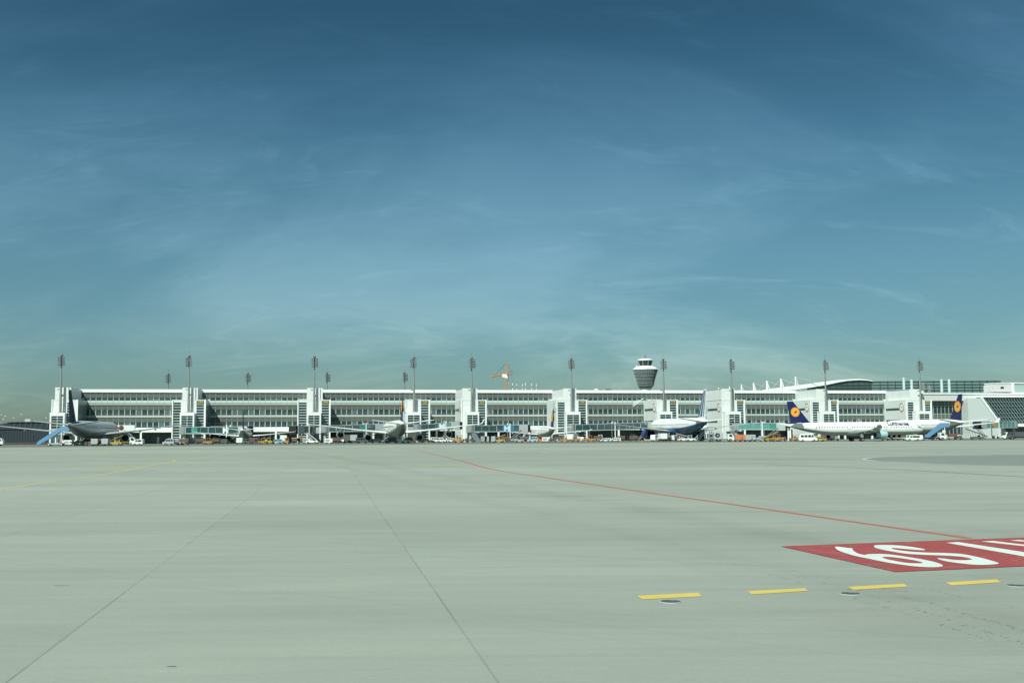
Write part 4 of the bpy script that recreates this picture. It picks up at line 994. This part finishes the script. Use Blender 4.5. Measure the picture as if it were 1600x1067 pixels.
bridge('passenger bridge from the third gate tower towards the four engine jet', 508, 424, 594, 432, 4.0, 4.3, green=(.62, .76))
bridge('passenger bridge with a white letter M panel right of the four engine jet', 652, 430, 712, 434, 4.2, 5.0, cab='grey', logo=(.62, 2.4, GLJ2, WHITE))
bridge('passenger bridge with a blue and white letter M panel left of the small jet', 735, 430, 818, 436, 3.8, 3.7, logo=(.66, 2.2, mat('advert_blue', (.03, .20, .38), .4), mat('advert_pale', (.5, .72, .78), .4)))
bridge('longest glazed passenger bridge, between the small jet and the blue bellied jet', 893, 436, 1018, 445, 3.9, 4.6, leg=.52, cab='grey')
bridge('teal glazed passenger bridge left of the side on jet', 1150, 446, 1224, 438, 4.1, 3.9, teal=True, leg=.58, green=(.72, .86))
bridge('passenger bridge with orange figures at the far right behind the tug', 1584, 470, 1531, 458, 4.3, 4.1, teal=True, cab='grey', leg=.55)
# painted orange figures on the last bridge
p = gnd(1555, 686); tt = thing('advert_board', (atY(1554, 455, 5), 455, 4.6), BETA, 'orange patterned advert board on the rightmost passenger bridge', 'advert')
b = MB(); b.box(-1.2, 1.2, -.06, 0, 0, 2.1); b.build('board', mat('advert_teal', (.08, .2, .18), .5), tt)
b = MB()
for x in (-.7, 0, .6): b.prism([(x-.25, .1), (x+.25, .1), (x+.18, 1.2), (x+.4, 1.7), (x, 1.4), (x-.3, 1.9), (x-.16, 1.1)], 'y', -.09, -.063)
b.build('figures', VORG, tt)
# the large white advert panel with a round red picture behind the first jet
Ya = 425; x0, x1 = atY(178, Ya, 6), atY(210.5, Ya, 6); z0, z1 = px_h(672.5, 195, Ya), px_h(664.2, 195, Ya)
tt = thing('passenger_bridge', ((x0+x1)/2, Ya, 0), BETA, 'white clad passenger bridge with a round red picture behind the silver jet', 'passenger bridge', 'passenger bridges between terminal and aircraft')
wd = (x1-x0)/2
MB().box(-wd, wd, -1.5, 1.5, z0, z1).build('tunnel', VWHITE, tt)
b = MB(); b.lathe([(.001, 0), (.95, 0), (.95, -.05), (.001, -.05)], (-.9, -1.505, (z0+z1)/2), 'y', 20, 0); b.lathe([(.001, 0), (.5, 0), (.5, -.03), (.001, -.03)], (-.7, -1.56, (z0+z1)/2-.1), 'y', 16, 1); b.build('round_picture', [mat('picture_red', (.20, .05, .04), .5), mat('picture_dark', (.05, .05, .05), .5)], tt)
MB().box(-wd+.5, -wd+.9, -.8, .8, 0, z0).box(wd-3.9, wd-3.5, -.8, .8, 0, z0).build('support', FRAME, tt)

# ------------------------------------------------------------------ vehicles; local +x is forward
def wheels(b, xs, y, r, w_=.26, m=1, m2=2):
    for x in xs:
        for s_ in (-1, 1): b.wheel((x, s_*y, r), r, w_, 'y', m, m2)
def v_tug(px, Y, rz, m, label, s=1.0):
    t = thing('baggage_tractor', (atY(px, Y, 1), Y, 0), rz, label, 'baggage tractor', 'baggage tractors on the stands'); t.scale = (s, s, s)
    MB().prism([(-1.5, .35), (-1.5, 1.0), (-.2, 1.05), (0, 1.0), (1.3, 1.05), (1.5, .9), (1.55, .35)], 'y', -.75, .75).build('body', m, t)
    b = MB(); b.box(-.9, -.82, -.7, -.62, 1.0, 1.95); b.box(-.9, -.82, .62, .7, 1.0, 1.95); b.box(.25, .33, -.7, -.62, 1.0, 1.95); b.box(.25, .33, .62, .7, 1.0, 1.95); b.box(-1.0, .45, -.78, .78, 1.95, 2.05); b.build('cab_roof', m, t)
    MB().box(.36, .40, -.6, .6, 1.12, 1.9).build('windscreen', GL2, t); MB().box(-.7, -.2, -.5, .5, 1.02, 1.5).build('seat', DGREY, t)
    b = MB(); wheels(b, (-.95, .95), .7, .36); b.build('wheels', [POLE, RUB, POLE], t)
    b = MB(); b.box(1.52, 1.57, -.6, -.4, .65, .8); b.box(1.52, 1.57, .4, .6, .65, .8); b.build('headlight', VWHITE, t); return t
def v_cart(px, Y, rz, m, label, cover=True, load=None):
    t = thing('baggage_cart', (atY(px, Y, 1), Y, 0), rz, label, 'baggage cart', 'baggage carts and dollies on the stands')
    b = MB(); b.box(-1.5, 1.5, -.75, .75, .5, .62); b.box(1.5, 2.2, -.04, .04, .45, .53)
    if cover:
        for x in (-1.45, 1.37):
            for y in (-.72, .64): b.box(x, x+.08, y, y+.08, .62, 1.9)
    b.build('frame', DGREY, t)
    if cover:
        MB().prism([(-.8, 1.85), (.8, 1.85), (.7, 2.0), (-.7, 2.0)], 'x', -1.55, 1.55).build('canopy', m, t)
        MB().box(-1.42, 1.36, -.70, .70, .9, 1.8).build('curtain', BROWN if m is not VGREY else GREY, t)
    if load: 
        for k, (lx, lm) in enumerate(((-.9, load), (.1, m), (.85, load))): MB().box(lx-.42, lx+.4, -.5, .55, .62, .62+.5+.14*k).build('suitcase', lm, t)
    b = MB(); wheels(b, (-1.0, 1.0), .62, .24, .16); b.build('wheels', [POLE, RUB, POLE], t); return t
def v_uld(px, Y, rz, m, label):
    t = thing('container_dolly', (atY(px, Y, 1), Y, 0), rz, label, 'container dolly', 'air freight containers on dollies')
    b = MB(); b.box(-1.2, 1.2, -.95, .95, .42, .55); b.box(1.2, 1.9, -.04, .04, .4, .5); b.build('dolly', DGREY, t)
    MB().prism([(-.80, .56), (.80, .56), (1.0, 1.0), (1.0, 2.15), (-1.0, 2.15), (-1.0, .56)], 'y', -.78, .78).build('container', m, t)
    b = MB(); b.box(-.02, .02, -.81, -.785, .6, 2.1); b.box(-.95, .95, -.81, -.785, 1.3, 1.34); b.build('seam', FRAME, t)
    b = MB(); wheels(b, (-.8, .8), .7, .2, .14); b.build('wheels', [POLE, RUB, POLE], t); return t
def v_van(px, Y, rz, m, label, L=4.9, h=2.1, cat='van', win=3, name='van'):
    t = thing(name, (atY(px, Y, 1), Y, 0), rz, label, cat, 'vans and cars on the apron'); l = L/2
    rg = []
    prof = [(-l, .35), (-l, h*.55), (-l+.08, h*.93), (-l+.35, h), (l-1.75, h), (l-1.15, h*.93), (l-.75, h*.58), (l-.1, h*.50), (l, h*.36), (l, .35)]
    for y, k in ((-.92, .97), (-.86, 1), (.86, 1), (.92, .97)): rg.append([(p[0]*k, y, .35+(p[1]-.35)*k) for p in prof])
    MB().loft(rg, cap=True, sm=False).build('body', m, t)
    b = MB(); x0, x1 = -l+.3, l-1.75; n = win
    for k in range(n):
        a = x0+(x1-x0)*k/n+.08; c = x0+(x1-x0)*(k+1)/n-.08
        for s_ in (-1, 1): b.box(a, c, s_*.935-.012, s_*.935+.012, h*.58, h*.88)
    for s_ in (-1, 1): b.prism([(l-1.7, h*.58), (l-1.0, h*.58), (l-1.28, h*.88), (l-1.7, h*.88)], 'y', s_*.935-.012, s_*.935+.012)
    b.build('side_windows', GL1, t)
    MB().quad([(l-.70, -.78, h*.60), (l-.70, .78, h*.60), (l-1.08, .74, h*.91), (l-1.08, -.74, h*.91)]).build('windscreen', GL1, t)
    b = MB(); wheels(b, (-l+.95, l-.95), .82, .34, .22); b.build('wheels', [POLE, RUB, POLE], t)
    b = MB(); b.box(l-.02, l+.02, -.75, -.5, .75, .95); b.box(l-.02, l+.02, .5, .75, .75, .95); b.build('headlight', BALU, t)
    b = MB(); b.box(-l-.05, -l+.05, -.85, .85, .35, .55); b.box(l-.03, l+.07, -.85, .85, .35, .55); b.build('bumper', DGREY, t); return t
def v_truck(px, Y, rz, mc, mb_, label, L=7.0, bh=3.0, raised=0.0, flat=False, name='truck'):
    t = thing(name, (atY(px, Y, 1), Y, 0), rz, label, 'truck', 'trucks on the apron'); l = L/2
    MB().prism([(l-1.9, .5), (l-1.9, 2.5), (l-.6, 2.5), (l-.1, 1.55), (l, 1.4), (l, .5)], 'y', -1.1, 1.1).build('cab', mc, t)
    b = MB(); 
    for s_ in (-1, 1): b.prism([(l-1.55, 1.5), (l-.45, 1.5), (l-.8, 2.3), (l-1.55, 2.3)], 'y', s_*1.115-.012, s_*1.115+.012)
    b.quad([(l-.10, -.95, 1.58), (l-.10, .95, 1.58), (l-.52, .9, 2.36), (l-.52, -.9, 2.36)]); b.build('cab_window', GL1, t)
    MB().box(-l, l-1.9, -.5, .5, .55, .85).build('chassis', DGREY, t)
    if flat: MB().box(-l, l-2.0, -1.15, 1.15, .86, 1.0).box(-l, -l+.1, -1.15, 1.15, 1.15, 1.6).build('flat_bed', mb_, t)
    else:
        bx = MB(); bx.box(-l, l-2.05, -1.2, 1.2, .9+raised, bh+raised); bx.build('box_body', mb_, t)
        if raised:
            b = MB()
            for s_ in (-1, 1): b.cyl((-l+.5, s_*.9, .9), (l-2.6, s_*.9, .9+raised), .1, n=6); b.cyl((l-2.6, s_*.9, .9), (-l+.5, s_*.9, .9+raised), .1, n=6)
            b.build('scissor_lift', POLE, t)
    b = MB(); wheels(b, (-l+1.2, l-1.2), .95, .48, .3); b.build('wheels', [POLE, RUB, POLE], t); return t
def v_belt(px, Y, rz, m, label, up=2.4, L=7.5):
    t = thing('belt_loader', (atY(px, Y, 1), Y, 0), rz, label, 'belt loader', 'belt loaders at the aircraft')
    MB().prism([(-2.2, .4), (-2.2, 1.0), (.6, 1.05), (1.9, .95), (2.1, .4)], 'y', -.95, .95).build('body', m, t)
    b = MB(); b.prism([(-L/2, .85), (L/2, up), (L/2, up+.28), (-L/2, 1.13)], 'y', .0, .75); b.build('conveyor', DGREY, t)
    b = MB(); b.prism([(-L/2, 1.13), (L/2, up+.28), (L/2, up+.36), (-L/2, 1.21)], 'y', .02, .10); b.prism([(-L/2, 1.13), (L/2, up+.28), (L/2, up+.36), (-L/2, 1.21)], 'y', .65, .73)
    for f in (.2, .45, .7): b.cyl((f*L/2-.5, .4, 1.0), (f*L/2, .4, 1+(up-.9)*(f*.5+.5)), .07, n=6)
    b.build('side_rail', m, t)
    MB().box(-1.2, -.4, -.8, -.1, 1.0, 1.55).build('seat', RUB, t)
    b = MB(); wheels(b, (-1.3, 1.3), .85, .38); b.build('wheels', [POLE, RUB, POLE], t); return t
def v_stairs(px, Y, rz, m, label, H=4.6, run=7.6, open_=False):
    "passenger stairs truck, the top platform at +x"
    t = thing('passenger_stairs', (atY(px, Y, 1), Y, 0), rz, label, 'passenger stairs', 'mobile passenger stairs')
    b = MB()
    for y in ((-.85, .85) if open_ else ()):
        for dz in (.1, 1.1): b.cyl((-run/2-.8, y, dz+.1), (run/2-1.5, y, H+dz-.1), .07, n=6); b.cyl((run/2-1.5, y, H+dz-.1), (run/2+.9, y, H+dz-.1), .07, n=6)
        for k in range(7): f=k/6; b.cyl((-run/2-.8+(run-.7)*f, y, .2+(H-.2)*f), (-run/2-.8+(run-.7)*f, y, 1.2+(H-.2)*f), .05, n=5)
    for y in (() if open_ else (-.9, .8)): b.prism([(-run/2-1.0, .15), (-run/2-.6, 1.35), (run/2-1.6, H+1.1), (run/2+.9, H+1.1), (run/2+.9, H-.35), (run/2-1.4, H-.35)], 'y', y, y+.1)
    b.build('side_panel', m, t)
    b = MB()
    for k in range(22): f = k/22; x = -run/2-.7+(run-1.0)*f; b.box(x, x+.36, -.8, .8, .25+(H-.3)*f, .33+(H-.3)*f)
    b.box(run/2-1.5, run/2+.9, -.8, .8, H-.1, H); b.build('steps', PALEB, t)
    b = MB(); b.box(-1.7, 3.1, -.85, .85, .45, .85, 0); b.build('chassis', PALEB, t)
    b = MB()
    for s_ in (-1, 1): b.box(.6, .9, s_*.7-.1, s_*.7+.1, .85, 2.6); b.box(2.4, 2.6, s_*.7-.1, s_*.7+.1, .85, H-.4)
    b.build('prop', WHITE, t)
    b = MB(); wheels(b, (-1.2, 2.6), .85, .45, .28); b.build('wheels', [POLE, RUB, WHITE], t)
    return t
def v_gpu(px, Y, rz, m, label):
    t = thing('ground_power_unit', (atY(px, Y, 1), Y, 0), rz, label, 'power unit', 'ground power units')
    MB().prism([(-1.3, .4), (-1.35, 1.5), (-1.2, 1.75), (1.2, 1.75), (1.35, 1.5), (1.3, .4)], 'y', -.75, .75).build('casing', m, t)
    b = MB()
    for k in range(5): b.box(-1.0+.28*k, -.84+.28*k, -.77, -.752, .7, 1.4)
    b.build('grille', DGREY, t); b = MB(); wheels(b, (-.8, .8), .6, .28, .18); b.box(1.3, 2.0, -.04, .04, .4, .5); b.build('wheels', [POLE, RUB, POLE], t); return t

S = v_stairs(84, 352, R(4), BLUE, 'sky blue passenger stairs truck at the rear of the silver jet', H=4.9, run=8.0)
v_stairs(1464, 385, R(6), BLUE, 'sky blue passenger stairs raised against the rightmost jet', H=4.7, run=6.6)
v_stairs(1101, 395, R(20), VWHITE, 'white passenger stairs under the tail of the blue bellied jet', H=3.9, run=4.6, open_=True)
v_truck(-9, 372, R(8), VWHITE, VWHITE, 'white truck cut by the left edge of the photo', L=6)
v_belt(125, 356, R(5), GREY, 'dark belt loader below the tail of the silver jet', 1.2, 6.5)
v_gpu(107, 366, 0, VWHITE, 'small pale unit with two white lamps under the left engine of the silver jet')
v_uld(148.5, 339, R(2), VGREY, 'pale grey container on a dolly, left one of two under the silver jet')
v_uld(165, 339, R(-3), VGREY, 'pale grey container on a dolly, right one of two under the silver jet')
v_cart(156.6, 341, R(0), RED, 'red baggage cart between the two grey containers', True)
v_cart(140, 342, R(0), RED, 'dark red baggage cart left of the two grey containers', False, DGREY)
v_belt(180, 350, R(10), YELL, 'yellow belt loader beside the right engine of the silver jet', 3.0, 4.5)
v_truck(198, 356, R(6), VWHITE, YELL, 'low white and yellow flatbed truck right of the silver jet', L=6.0, flat=True)
v_van(216, 352, R(178), VWHITE, 'small white van parked right of the silver jet', L=3.4, h=1.9, win=1)
v_van(264, 352, R(180), VGREY, 'pale blue grey van heading a train of dark carts', L=3.6, h=2.0, win=2)
for k, px in enumerate((274, 281, 288)): v_cart(px, 353-k, R(180), VGREY if k < 2 else DGREY, 'grey covered cart, %s behind the pale blue grey van' % ['first', 'second', 'third'][k], True)
v_cart(313, 392, 0, BROWN, 'brown covered cart left of the yellow tractor under the first glazed bridge', True)
v_tug(326, 388, R(175), ORANGE, 'orange tractor with a raised cab under the first glazed bridge', 1.0)
v_cart(337, 392, 0, BROWN, 'brown covered cart right of the orange tractor under the first glazed bridge', True)
v_gpu(350, 398, 0, DGREY, 'dark power unit under the left wing of the small white jet')
v_uld(374.5, 378, R(4), VWHITE, 'white open fronted container under the left wing of the small white jet')
v_van(387, 388, R(20), VWHITE, 'white van under the tail of the small white jet', L=3.8, h=1.9)
v_cart(397, 384, 0, RED, 'dark red cart right of the white van under the small jet', True)
v_belt(404, 380, R(12), DGREY, 'black belt loader under the right wing of the small white jet', 1.9, 5)
v_tug(411, 379, R(180), ORANGE, 'orange tractor nearest the small white jet')
v_tug(421, 384, R(160), YELL, 'yellow orange tractor behind the worker in the yellow vest')
v_van(432.5, 392, R(190), PALEB, 'blue grey car left of the white panel', L=4.0, h=1.6)
v_truck(443, 404, R(100), VWHITE, VWHITE, 'white box truck seen end on left of the third gate tower', L=5)
v_tug(448.5, 382, R(90), ORANGE, 'orange tractor seen end on left of the third gate tower', 1.0)
v_cart(463, 388, 0, ORANGE, 'orange covered cart, left one of the pair before the third gate tower', True)
v_cart(471, 388, 0, ORANGE, 'orange covered cart, right one of the pair before the third gate tower', True)
v_gpu(479.5, 386, 0, VGREY, 'light grey power unit before the third gate tower')
v_belt(488, 384, R(170), VWHITE, 'white belt loader with a steep conveyor before the third gate tower', 3.4, 3.5)
v_gpu(514, 392, 0, VWHITE, 'small white unit left of the outer engine of the four engine jet')
v_cart(524, 400, 0, BROWN, 'brown cart left of the outer engine of the four engine jet', True)
v_cart(532, 402, 0, VGREY, 'grey cart below the outer left engine of the four engine jet', False, VWHITE)
v_truck(543, 408, R(90), DGREY, DGREY, 'dark box truck seen end on between the two left engines', L=5)
v_truck(553, 405, R(95), VWHITE, VGREY, 'white fronted box truck between the two left engines', L=5)
v_van(566, 396, R(0), VWHITE, 'white van left of the inner left engine', L=4.4, h=1.9)
v_van(588, 400, R(0), VWHITE, 'low white car right of the inner left engine', L=4.4, h=1.55)
v_cart(603, 384, R(0), DGREY, 'dark cart at the left main wheels of the four engine jet', False, GREY)
v_belt(612, 370, R(8), DGREY, 'black belt loader under the tail of the four engine jet', 1.6, 6)
v_uld(624, 385, 0, VWHITE, 'white container under the fuselage of the four engine jet')
v_tug(634, 378, R(0), VWHITE, 'white tractor under the fuselage of the four engine jet')
v_cart(643, 382, 0, BROWN, 'brown cart at the right main wheels of the four engine jet', True)
v_van(665, 402, R(5), VWHITE, 'white car beneath the right inner engine', L=4.2, h=1.5)
v_van(681, 404, R(10), VWHITE, 'white van, left one of two between the right engines', L=3.8, h=1.9)
v_van(690, 404, R(-10), VWHITE, 'white van, right one of two between the right engines', L=3.6, h=1.8)
v_van(706, 410, R(0), VWHITE, 'white car beneath the outer right engine', L=4.0, h=1.6)
v_tug(716, 388, R(170), ORANGE, 'bright orange tractor left of the fifth gate tower', 1.25)
v_cart(725, 395, 0, ORANGE, 'orange cart right of the bright orange tractor', False, DGREY)
v_cart(735, 397, 0, BROWN, 'low brown cart at the foot of the fifth gate tower', False, DGREY)
for k, px in enumerate((756, 762.5, 769)): v_uld(px, 362, 0, VGREY if k else mat('container_grey', (.27, .30, .29), .5), 'grey freight container, %s of the row of three at centre' % ['left', 'middle', 'right'][k])
v_belt(779, 375, R(15), YELL, 'yellow and black belt loader right of the three grey containers', 2.4, 5)
v_cart(789, 385, 0, RED, 'pinkish covered cart under the fourth glazed bridge', True)
v_cart(797, 383, 0, DGREY, 'black open cart under the fourth glazed bridge', False, DGREY)
v_cart(804, 380, 0, VGREY, 'grey open cart with pale cases left of the small jet', False, VGREY)
v_tug(811, 378, R(10), VGREY, 'pale grey tractor left of the small jet')
v_cart(820, 390, 0, mat('cart_violet', (.16, .17, .34), .5), 'violet blue cart below the left wing of the small jet', True)
v_van(832, 386, R(180), PALEB, 'pale blue van below the left wing of the small jet', L=3.6, h=1.9)
v_tug(845, 392, R(0), VORG, 'red orange tractor below the fuselage of the small jet')
v_gpu(853, 390, 0, VWHITE, 'white power unit right of the red orange tractor')
v_cart(863, 384, 0, DGREY, 'black cart below the tail of the small jet', False, DGREY)
v_cart(873, 392, 0, BROWN, 'brown cart right of the small jet', True)
v_tug(882, 384, R(180), ORANGE, 'orange tractor with white roof left of the sixth gate tower annex', 1.0)
v_truck(890, 404, R(90), VWHITE, VWHITE, 'white box truck seen end on at the sixth gate tower', L=5, bh=2.8)
v_tug(899, 392, R(10), ORANGE, 'orange tractor before the grey stair wall of the sixth gate tower', 1.0)
v_gpu(906, 394, 0, VWHITE, 'white unit right of the sixth gate tower')
v_cart(915, 388, 0, ORANGE, 'orange flat cart left of the orange tractor with a post', False, ORANGE)
v_tug(923, 387, R(0), ORANGE, 'orange tractor with a post right of the sixth gate tower', 1.1)
v_truck(950, 412, R(180), VGREY, VWHITE, 'long low dolly with a white roof under the longest bridge', L=8, flat=True)
v_van(946, 392, R(180), VWHITE, 'white car, left one of two under the longest bridge', L=3.9, h=1.3)
v_van(961, 394, R(180), VWHITE, 'white car, right one of two under the longest bridge', L=3.9, h=1.4)
for k, px in enumerate((934, 970, 990)): v_cart(px, 404, 0, DGREY, ['black cart right of the orange tractor under the longest bridge', 'black cart right of the two white cars under the longest bridge', 'black cart left of the blue engine'][k], True)
v_van(1023, 400, R(60), VWHITE, 'white van right of the blue engine', L=3.6, h=2.3)
v_truck(1034, 396, R(100), VWHITE, VWHITE, 'white truck seen end on beneath the blue belly', L=5, bh=2.8)
v_uld(1054, 405, 0, VWHITE, 'white container under the blue belly')
v_cart(1060, 404, 0, BROWN, 'brown cart under the blue belly', True)
v_belt(1070, 392, R(170), VWHITE, 'white belt loader raised to the blue belly', 2.5, 6)
v_tug(1079, 386, R(0), VWHITE, 'white tractor right of the white belt loader')
v_truck(1117, 366, R(180), GREY, VGREY, 'grey box truck with a round black opening right of the blue bellied jet', L=5.0, bh=2.9)
tt = thing('hose_reel', (atY(1121.5, 362.5, 1), 362.5, 1.3), 0, 'round black hose reel on the grey box truck', 'hose reel'); MB().lathe([(.001, 0), (.75, 0), (.75, .5), (.001, .5)], (0, 0, .7), 'y', 18).build('reel', RUB, tt); MB().lathe([(.001, -.04), (.3, -.04), (.3, 0), (.001, 0)], (0, 0, .7), 'y', 12).build('hub', GREY, tt)
v_truck(1131, 362, R(0), VWHITE, VWHITE, 'white flatbed truck right of the grey box truck', L=6.2, flat=True)
v_gpu(1145, 372, 0, GREY, 'small grey unit between white flatbed and orange container')
v_uld(1153.5, 358, 0, VORG, 'vivid orange container, left half of the orange pair'); v_uld(1160, 358.6, 0, VORG, 'vivid orange container, right half of the orange pair')
v_uld(1169, 358, 0, VGREY, 'pale grey container, left half of the pair beside the orange ones'); v_uld(1175, 358.6, 0, VGREY, 'pale grey container, right half of the pair beside the orange ones')
v_cart(1184, 362, 0, VGREY, 'grey open cart right of the grey container pair', False, VGREY)
v_gpu(1192.5, 361, 0, VGREY, 'silver grey unit beside the yellow belt loader')
v_belt(1206, 360, R(20), YELL, 'yellow belt loader below the teal glazed bridge', 2.8, 5.5)
v_cart(1212, 366, 0, BROWN, 'brown loaded cart behind the yellow belt loader', False, ORANGE)
v_tug(1213, 357, R(0), ORANGE, 'yellow orange tractor below the teal glazed bridge', 1.1)
v_cart(1222, 372, 0, ORANGE, 'orange brown cart left of the side on jet tail', False, BROWN)
v_tug(1240, 374, R(180), ORANGE, 'orange tractor below the tail of the side on jet')
v_cart(1247, 380, 0, BROWN, 'brown cart behind the white minibus', False, BROWN)
# minibus nearest
mbx = v_van(1262, 326, R(0), VWHITE, 'white minibus with roof rack below the tail of the side on jet', L=5.2, h=2.25, cat='minibus', name='minibus')
MB().box(-1.1, 1.4, -.6, .6, 2.28, 2.36).build('roof_rack', WHITE, mbx)
v_van(1281, 338, R(0), YELL, 'yellow car in front of the white minibus', L=3.6, h=1.45, cat='car', name='car')
for k, px in enumerate((1290, 1297, 1304)): v_cart(px, 372, 0, (BROWN, RED, VGREY)[k], ['brown cart right of the yellow car', 'dull red cart beneath the side on fuselage', 'grey cart left of the side on wing'][k], k != 2, GREY if k == 2 else None)
for k, px in enumerate((1392, 1400, 1408, 1384)): v_cart(px, 372, 0, (DGREY, GREY, DGREY, DGREY)[k], 'dark cart under the side on fuselage, %s counted from the engine' % ['second', 'third', 'fourth', 'first'][k], True)
v_van(1426, 330, R(180), VWHITE, 'white pickup car at the nose of the side on jet', L=4.3, h=1.75, cat='car', win=1, name='car')
v_truck(1456, 366, R(0), VWHITE, DGREY, 'dark flatbed truck with a white cab below the blue stairs', L=8.5, flat=True)
v_gpu(1434, 348, 0, VWHITE, 'white unit between the pickup car and blue stairs')
v_cart(1488, 396, 0, RED, 'dark red cart left of the rightmost engine', True); v_cart(1497, 396, 0, RED, 'dark red cart below the rightmost engine', False, DGREY)
v_belt(1526, 384, R(168), DGREY, 'black belt loader with truss behind the rightmost jet', 3.6, 7)
v_van(1576, 400, R(185), VWHITE, 'white van left of the dark truck at the right edge', L=4.6, h=2.5, win=1)
v_truck(1592, 398, R(180), DGREY, DGREY, 'dark truck with a white ball tank at the right edge', L=8.0, bh=2.6)
tt = thing('water_tank', (atY(1475, 372, 3), 372, 0), 0, 'white round tank behind the cab of the flatbed truck', 'tank'); MB().lathe([(.01, 3.3), (.45, 3.15), (.62, 2.7), (.45, 2.25), (.01, 2.1)], (0, 0, 0), n=16).build('ball', WHITE, tt); MB().cyl((0, 0, 0), (0, 0, 2.2), .09, n=8).build('post', POLE, tt)
# the tall white pier beside the side-on jet's tail
for px, lb, Y in ((1232, 'white round post left of the side on jet tail', 392), ):
    tt = thing('bridge_post', (atY(px, Y, 2), Y, 0), 0, lb, 'post'); MB().cyl((0, 0, 0), (0, 0, 3.6), .35, .3, 12).build('shaft', WHITE, tt); MB().lathe([(.001, 3.6), (.45, 3.7), (.5, 4.1), (.001, 4.4)], (0, 0, 0), n=12).build('cap', VGREY, tt)
# cones and chocks
for k, (px, Y) in enumerate(((500, 386), (666, 385), (692, 388), (1003, 392), (1200, 350), (1440, 352))):
    tt = thing('traffic_cone', (atY(px, Y, 1), Y, 0), 0, 'small orange traffic cone, %s from the left' % ['first', 'second', 'third', 'fourth', 'fifth', 'sixth'][k], 'cone', 'orange traffic cones on the stands'); MB().lathe([(.2, .03), (.04, .75)], (0, 0, 0), n=12, cap=True).build('cone', VORG, tt); MB().box(-.24, .24, -.24, .24, 0, .03).build('base', RUB, tt)

# ------------------------------------------------------------------ ground crew
def person(px, Y, rz, label, shirt, lean=0):
    J = [(0, 0, .95), (0, 0, 1.0), (0, .01, 1.40), (0, 0, 1.52), (0, .02, 1.60), (0, .03, 1.72), (-.19, 0, 1.42), (-.25, .04, 1.0), (-.24, .14, .93), (-.23, .18, .84), (.19, 0, 1.42), (.26, -.02, 1.16), (.25, .06, .93), (.25, .10, .84),
         (-.10, 0, .90), (-.12, .08, .50), (-.12, .0, .09), (-.13, .16, .05), (.10, 0, .90), (.12, -.05, .50), (.13, -.16, .10), (.14, -.02, .05)]
    E = [(0, 1), (1, 2), (2, 3), (3, 4), (4, 5), (2, 6), (6, 7), (7, 8), (8, 9), (2, 10), (10, 11), (11, 12), (12, 13), (0, 14), (14, 15), (15, 16), (16, 17), (0, 18), (18, 19), (19, 20), (20, 21)]
    RD = [.15, .14, .15, .07, .06, .105, .075, .05, .036, .03, .075, .05, .036, .03, .10, .07, .05, .04, .10, .07, .05, .04]
    me = bpy.data.meshes.new('person'); me.from_pydata(J, E, []); o = bpy.data.objects.new('person', me); COL.objects.link(o)
    sk = o.modifiers.new('skin', 'SKIN'); sk.use_smooth_shade = True
    for v, r in zip(me.skin_vertices[0].data, RD): v.radius = (r, r*.85)
    me.skin_vertices[0].data[0].use_root = True
    sb = o.modifiers.new('sub', 'SUBSURF'); sb.levels = sb.render_levels = 1
    bpy.context.view_layer.update(); m2 = bpy.data.meshes.new_from_object(o.evaluated_get(bpy.context.evaluated_depsgraph_get())); o.modifiers.clear(); o.data = m2
    m2.materials.clear()
    for mm in (SKIN, shirt, CLOTHD): m2.materials.append(mm)
    for p_ in m2.polygons:
        z = p_.center.z; p_.material_index = 0 if z > 1.5 or (z < .92 and abs(p_.center.x) > .2 and z > .78) else (1 if z > .93 else 2); p_.use_smooth = True
    o.location = (atY(px, Y, 1), Y, 0); o.rotation_euler = (0, 0, rz); tag(o, label, 'person', 'ground crew around the aircraft')
    h = MB().lathe([(.02, 1.84), (.09, 1.81), (.115, 1.73), (.10, 1.68)], (0, .02, 0), n=12).build('hair', CLOTHD, o)
    return o
person(91, 354, 2.6, 'person in a pale shirt beside the blue stairs truck', CLOTHW)
person(97, 356, .4, 'person in dark clothing right of the blue stairs truck', CLOTHD)
person(416, 376, 3.0, 'person in a yellow vest between two orange tractors', HIVIS)
person(981, 398, 1.0, 'person in dark clothing left of the blue engine', CLOTHD)
person(1310, 352, 2.0, 'person in a pale shirt below the side on fuselage', CLOTHW)
person(186, 352, 2.0, 'person in a yellow vest at the yellow belt loader', HIVIS)
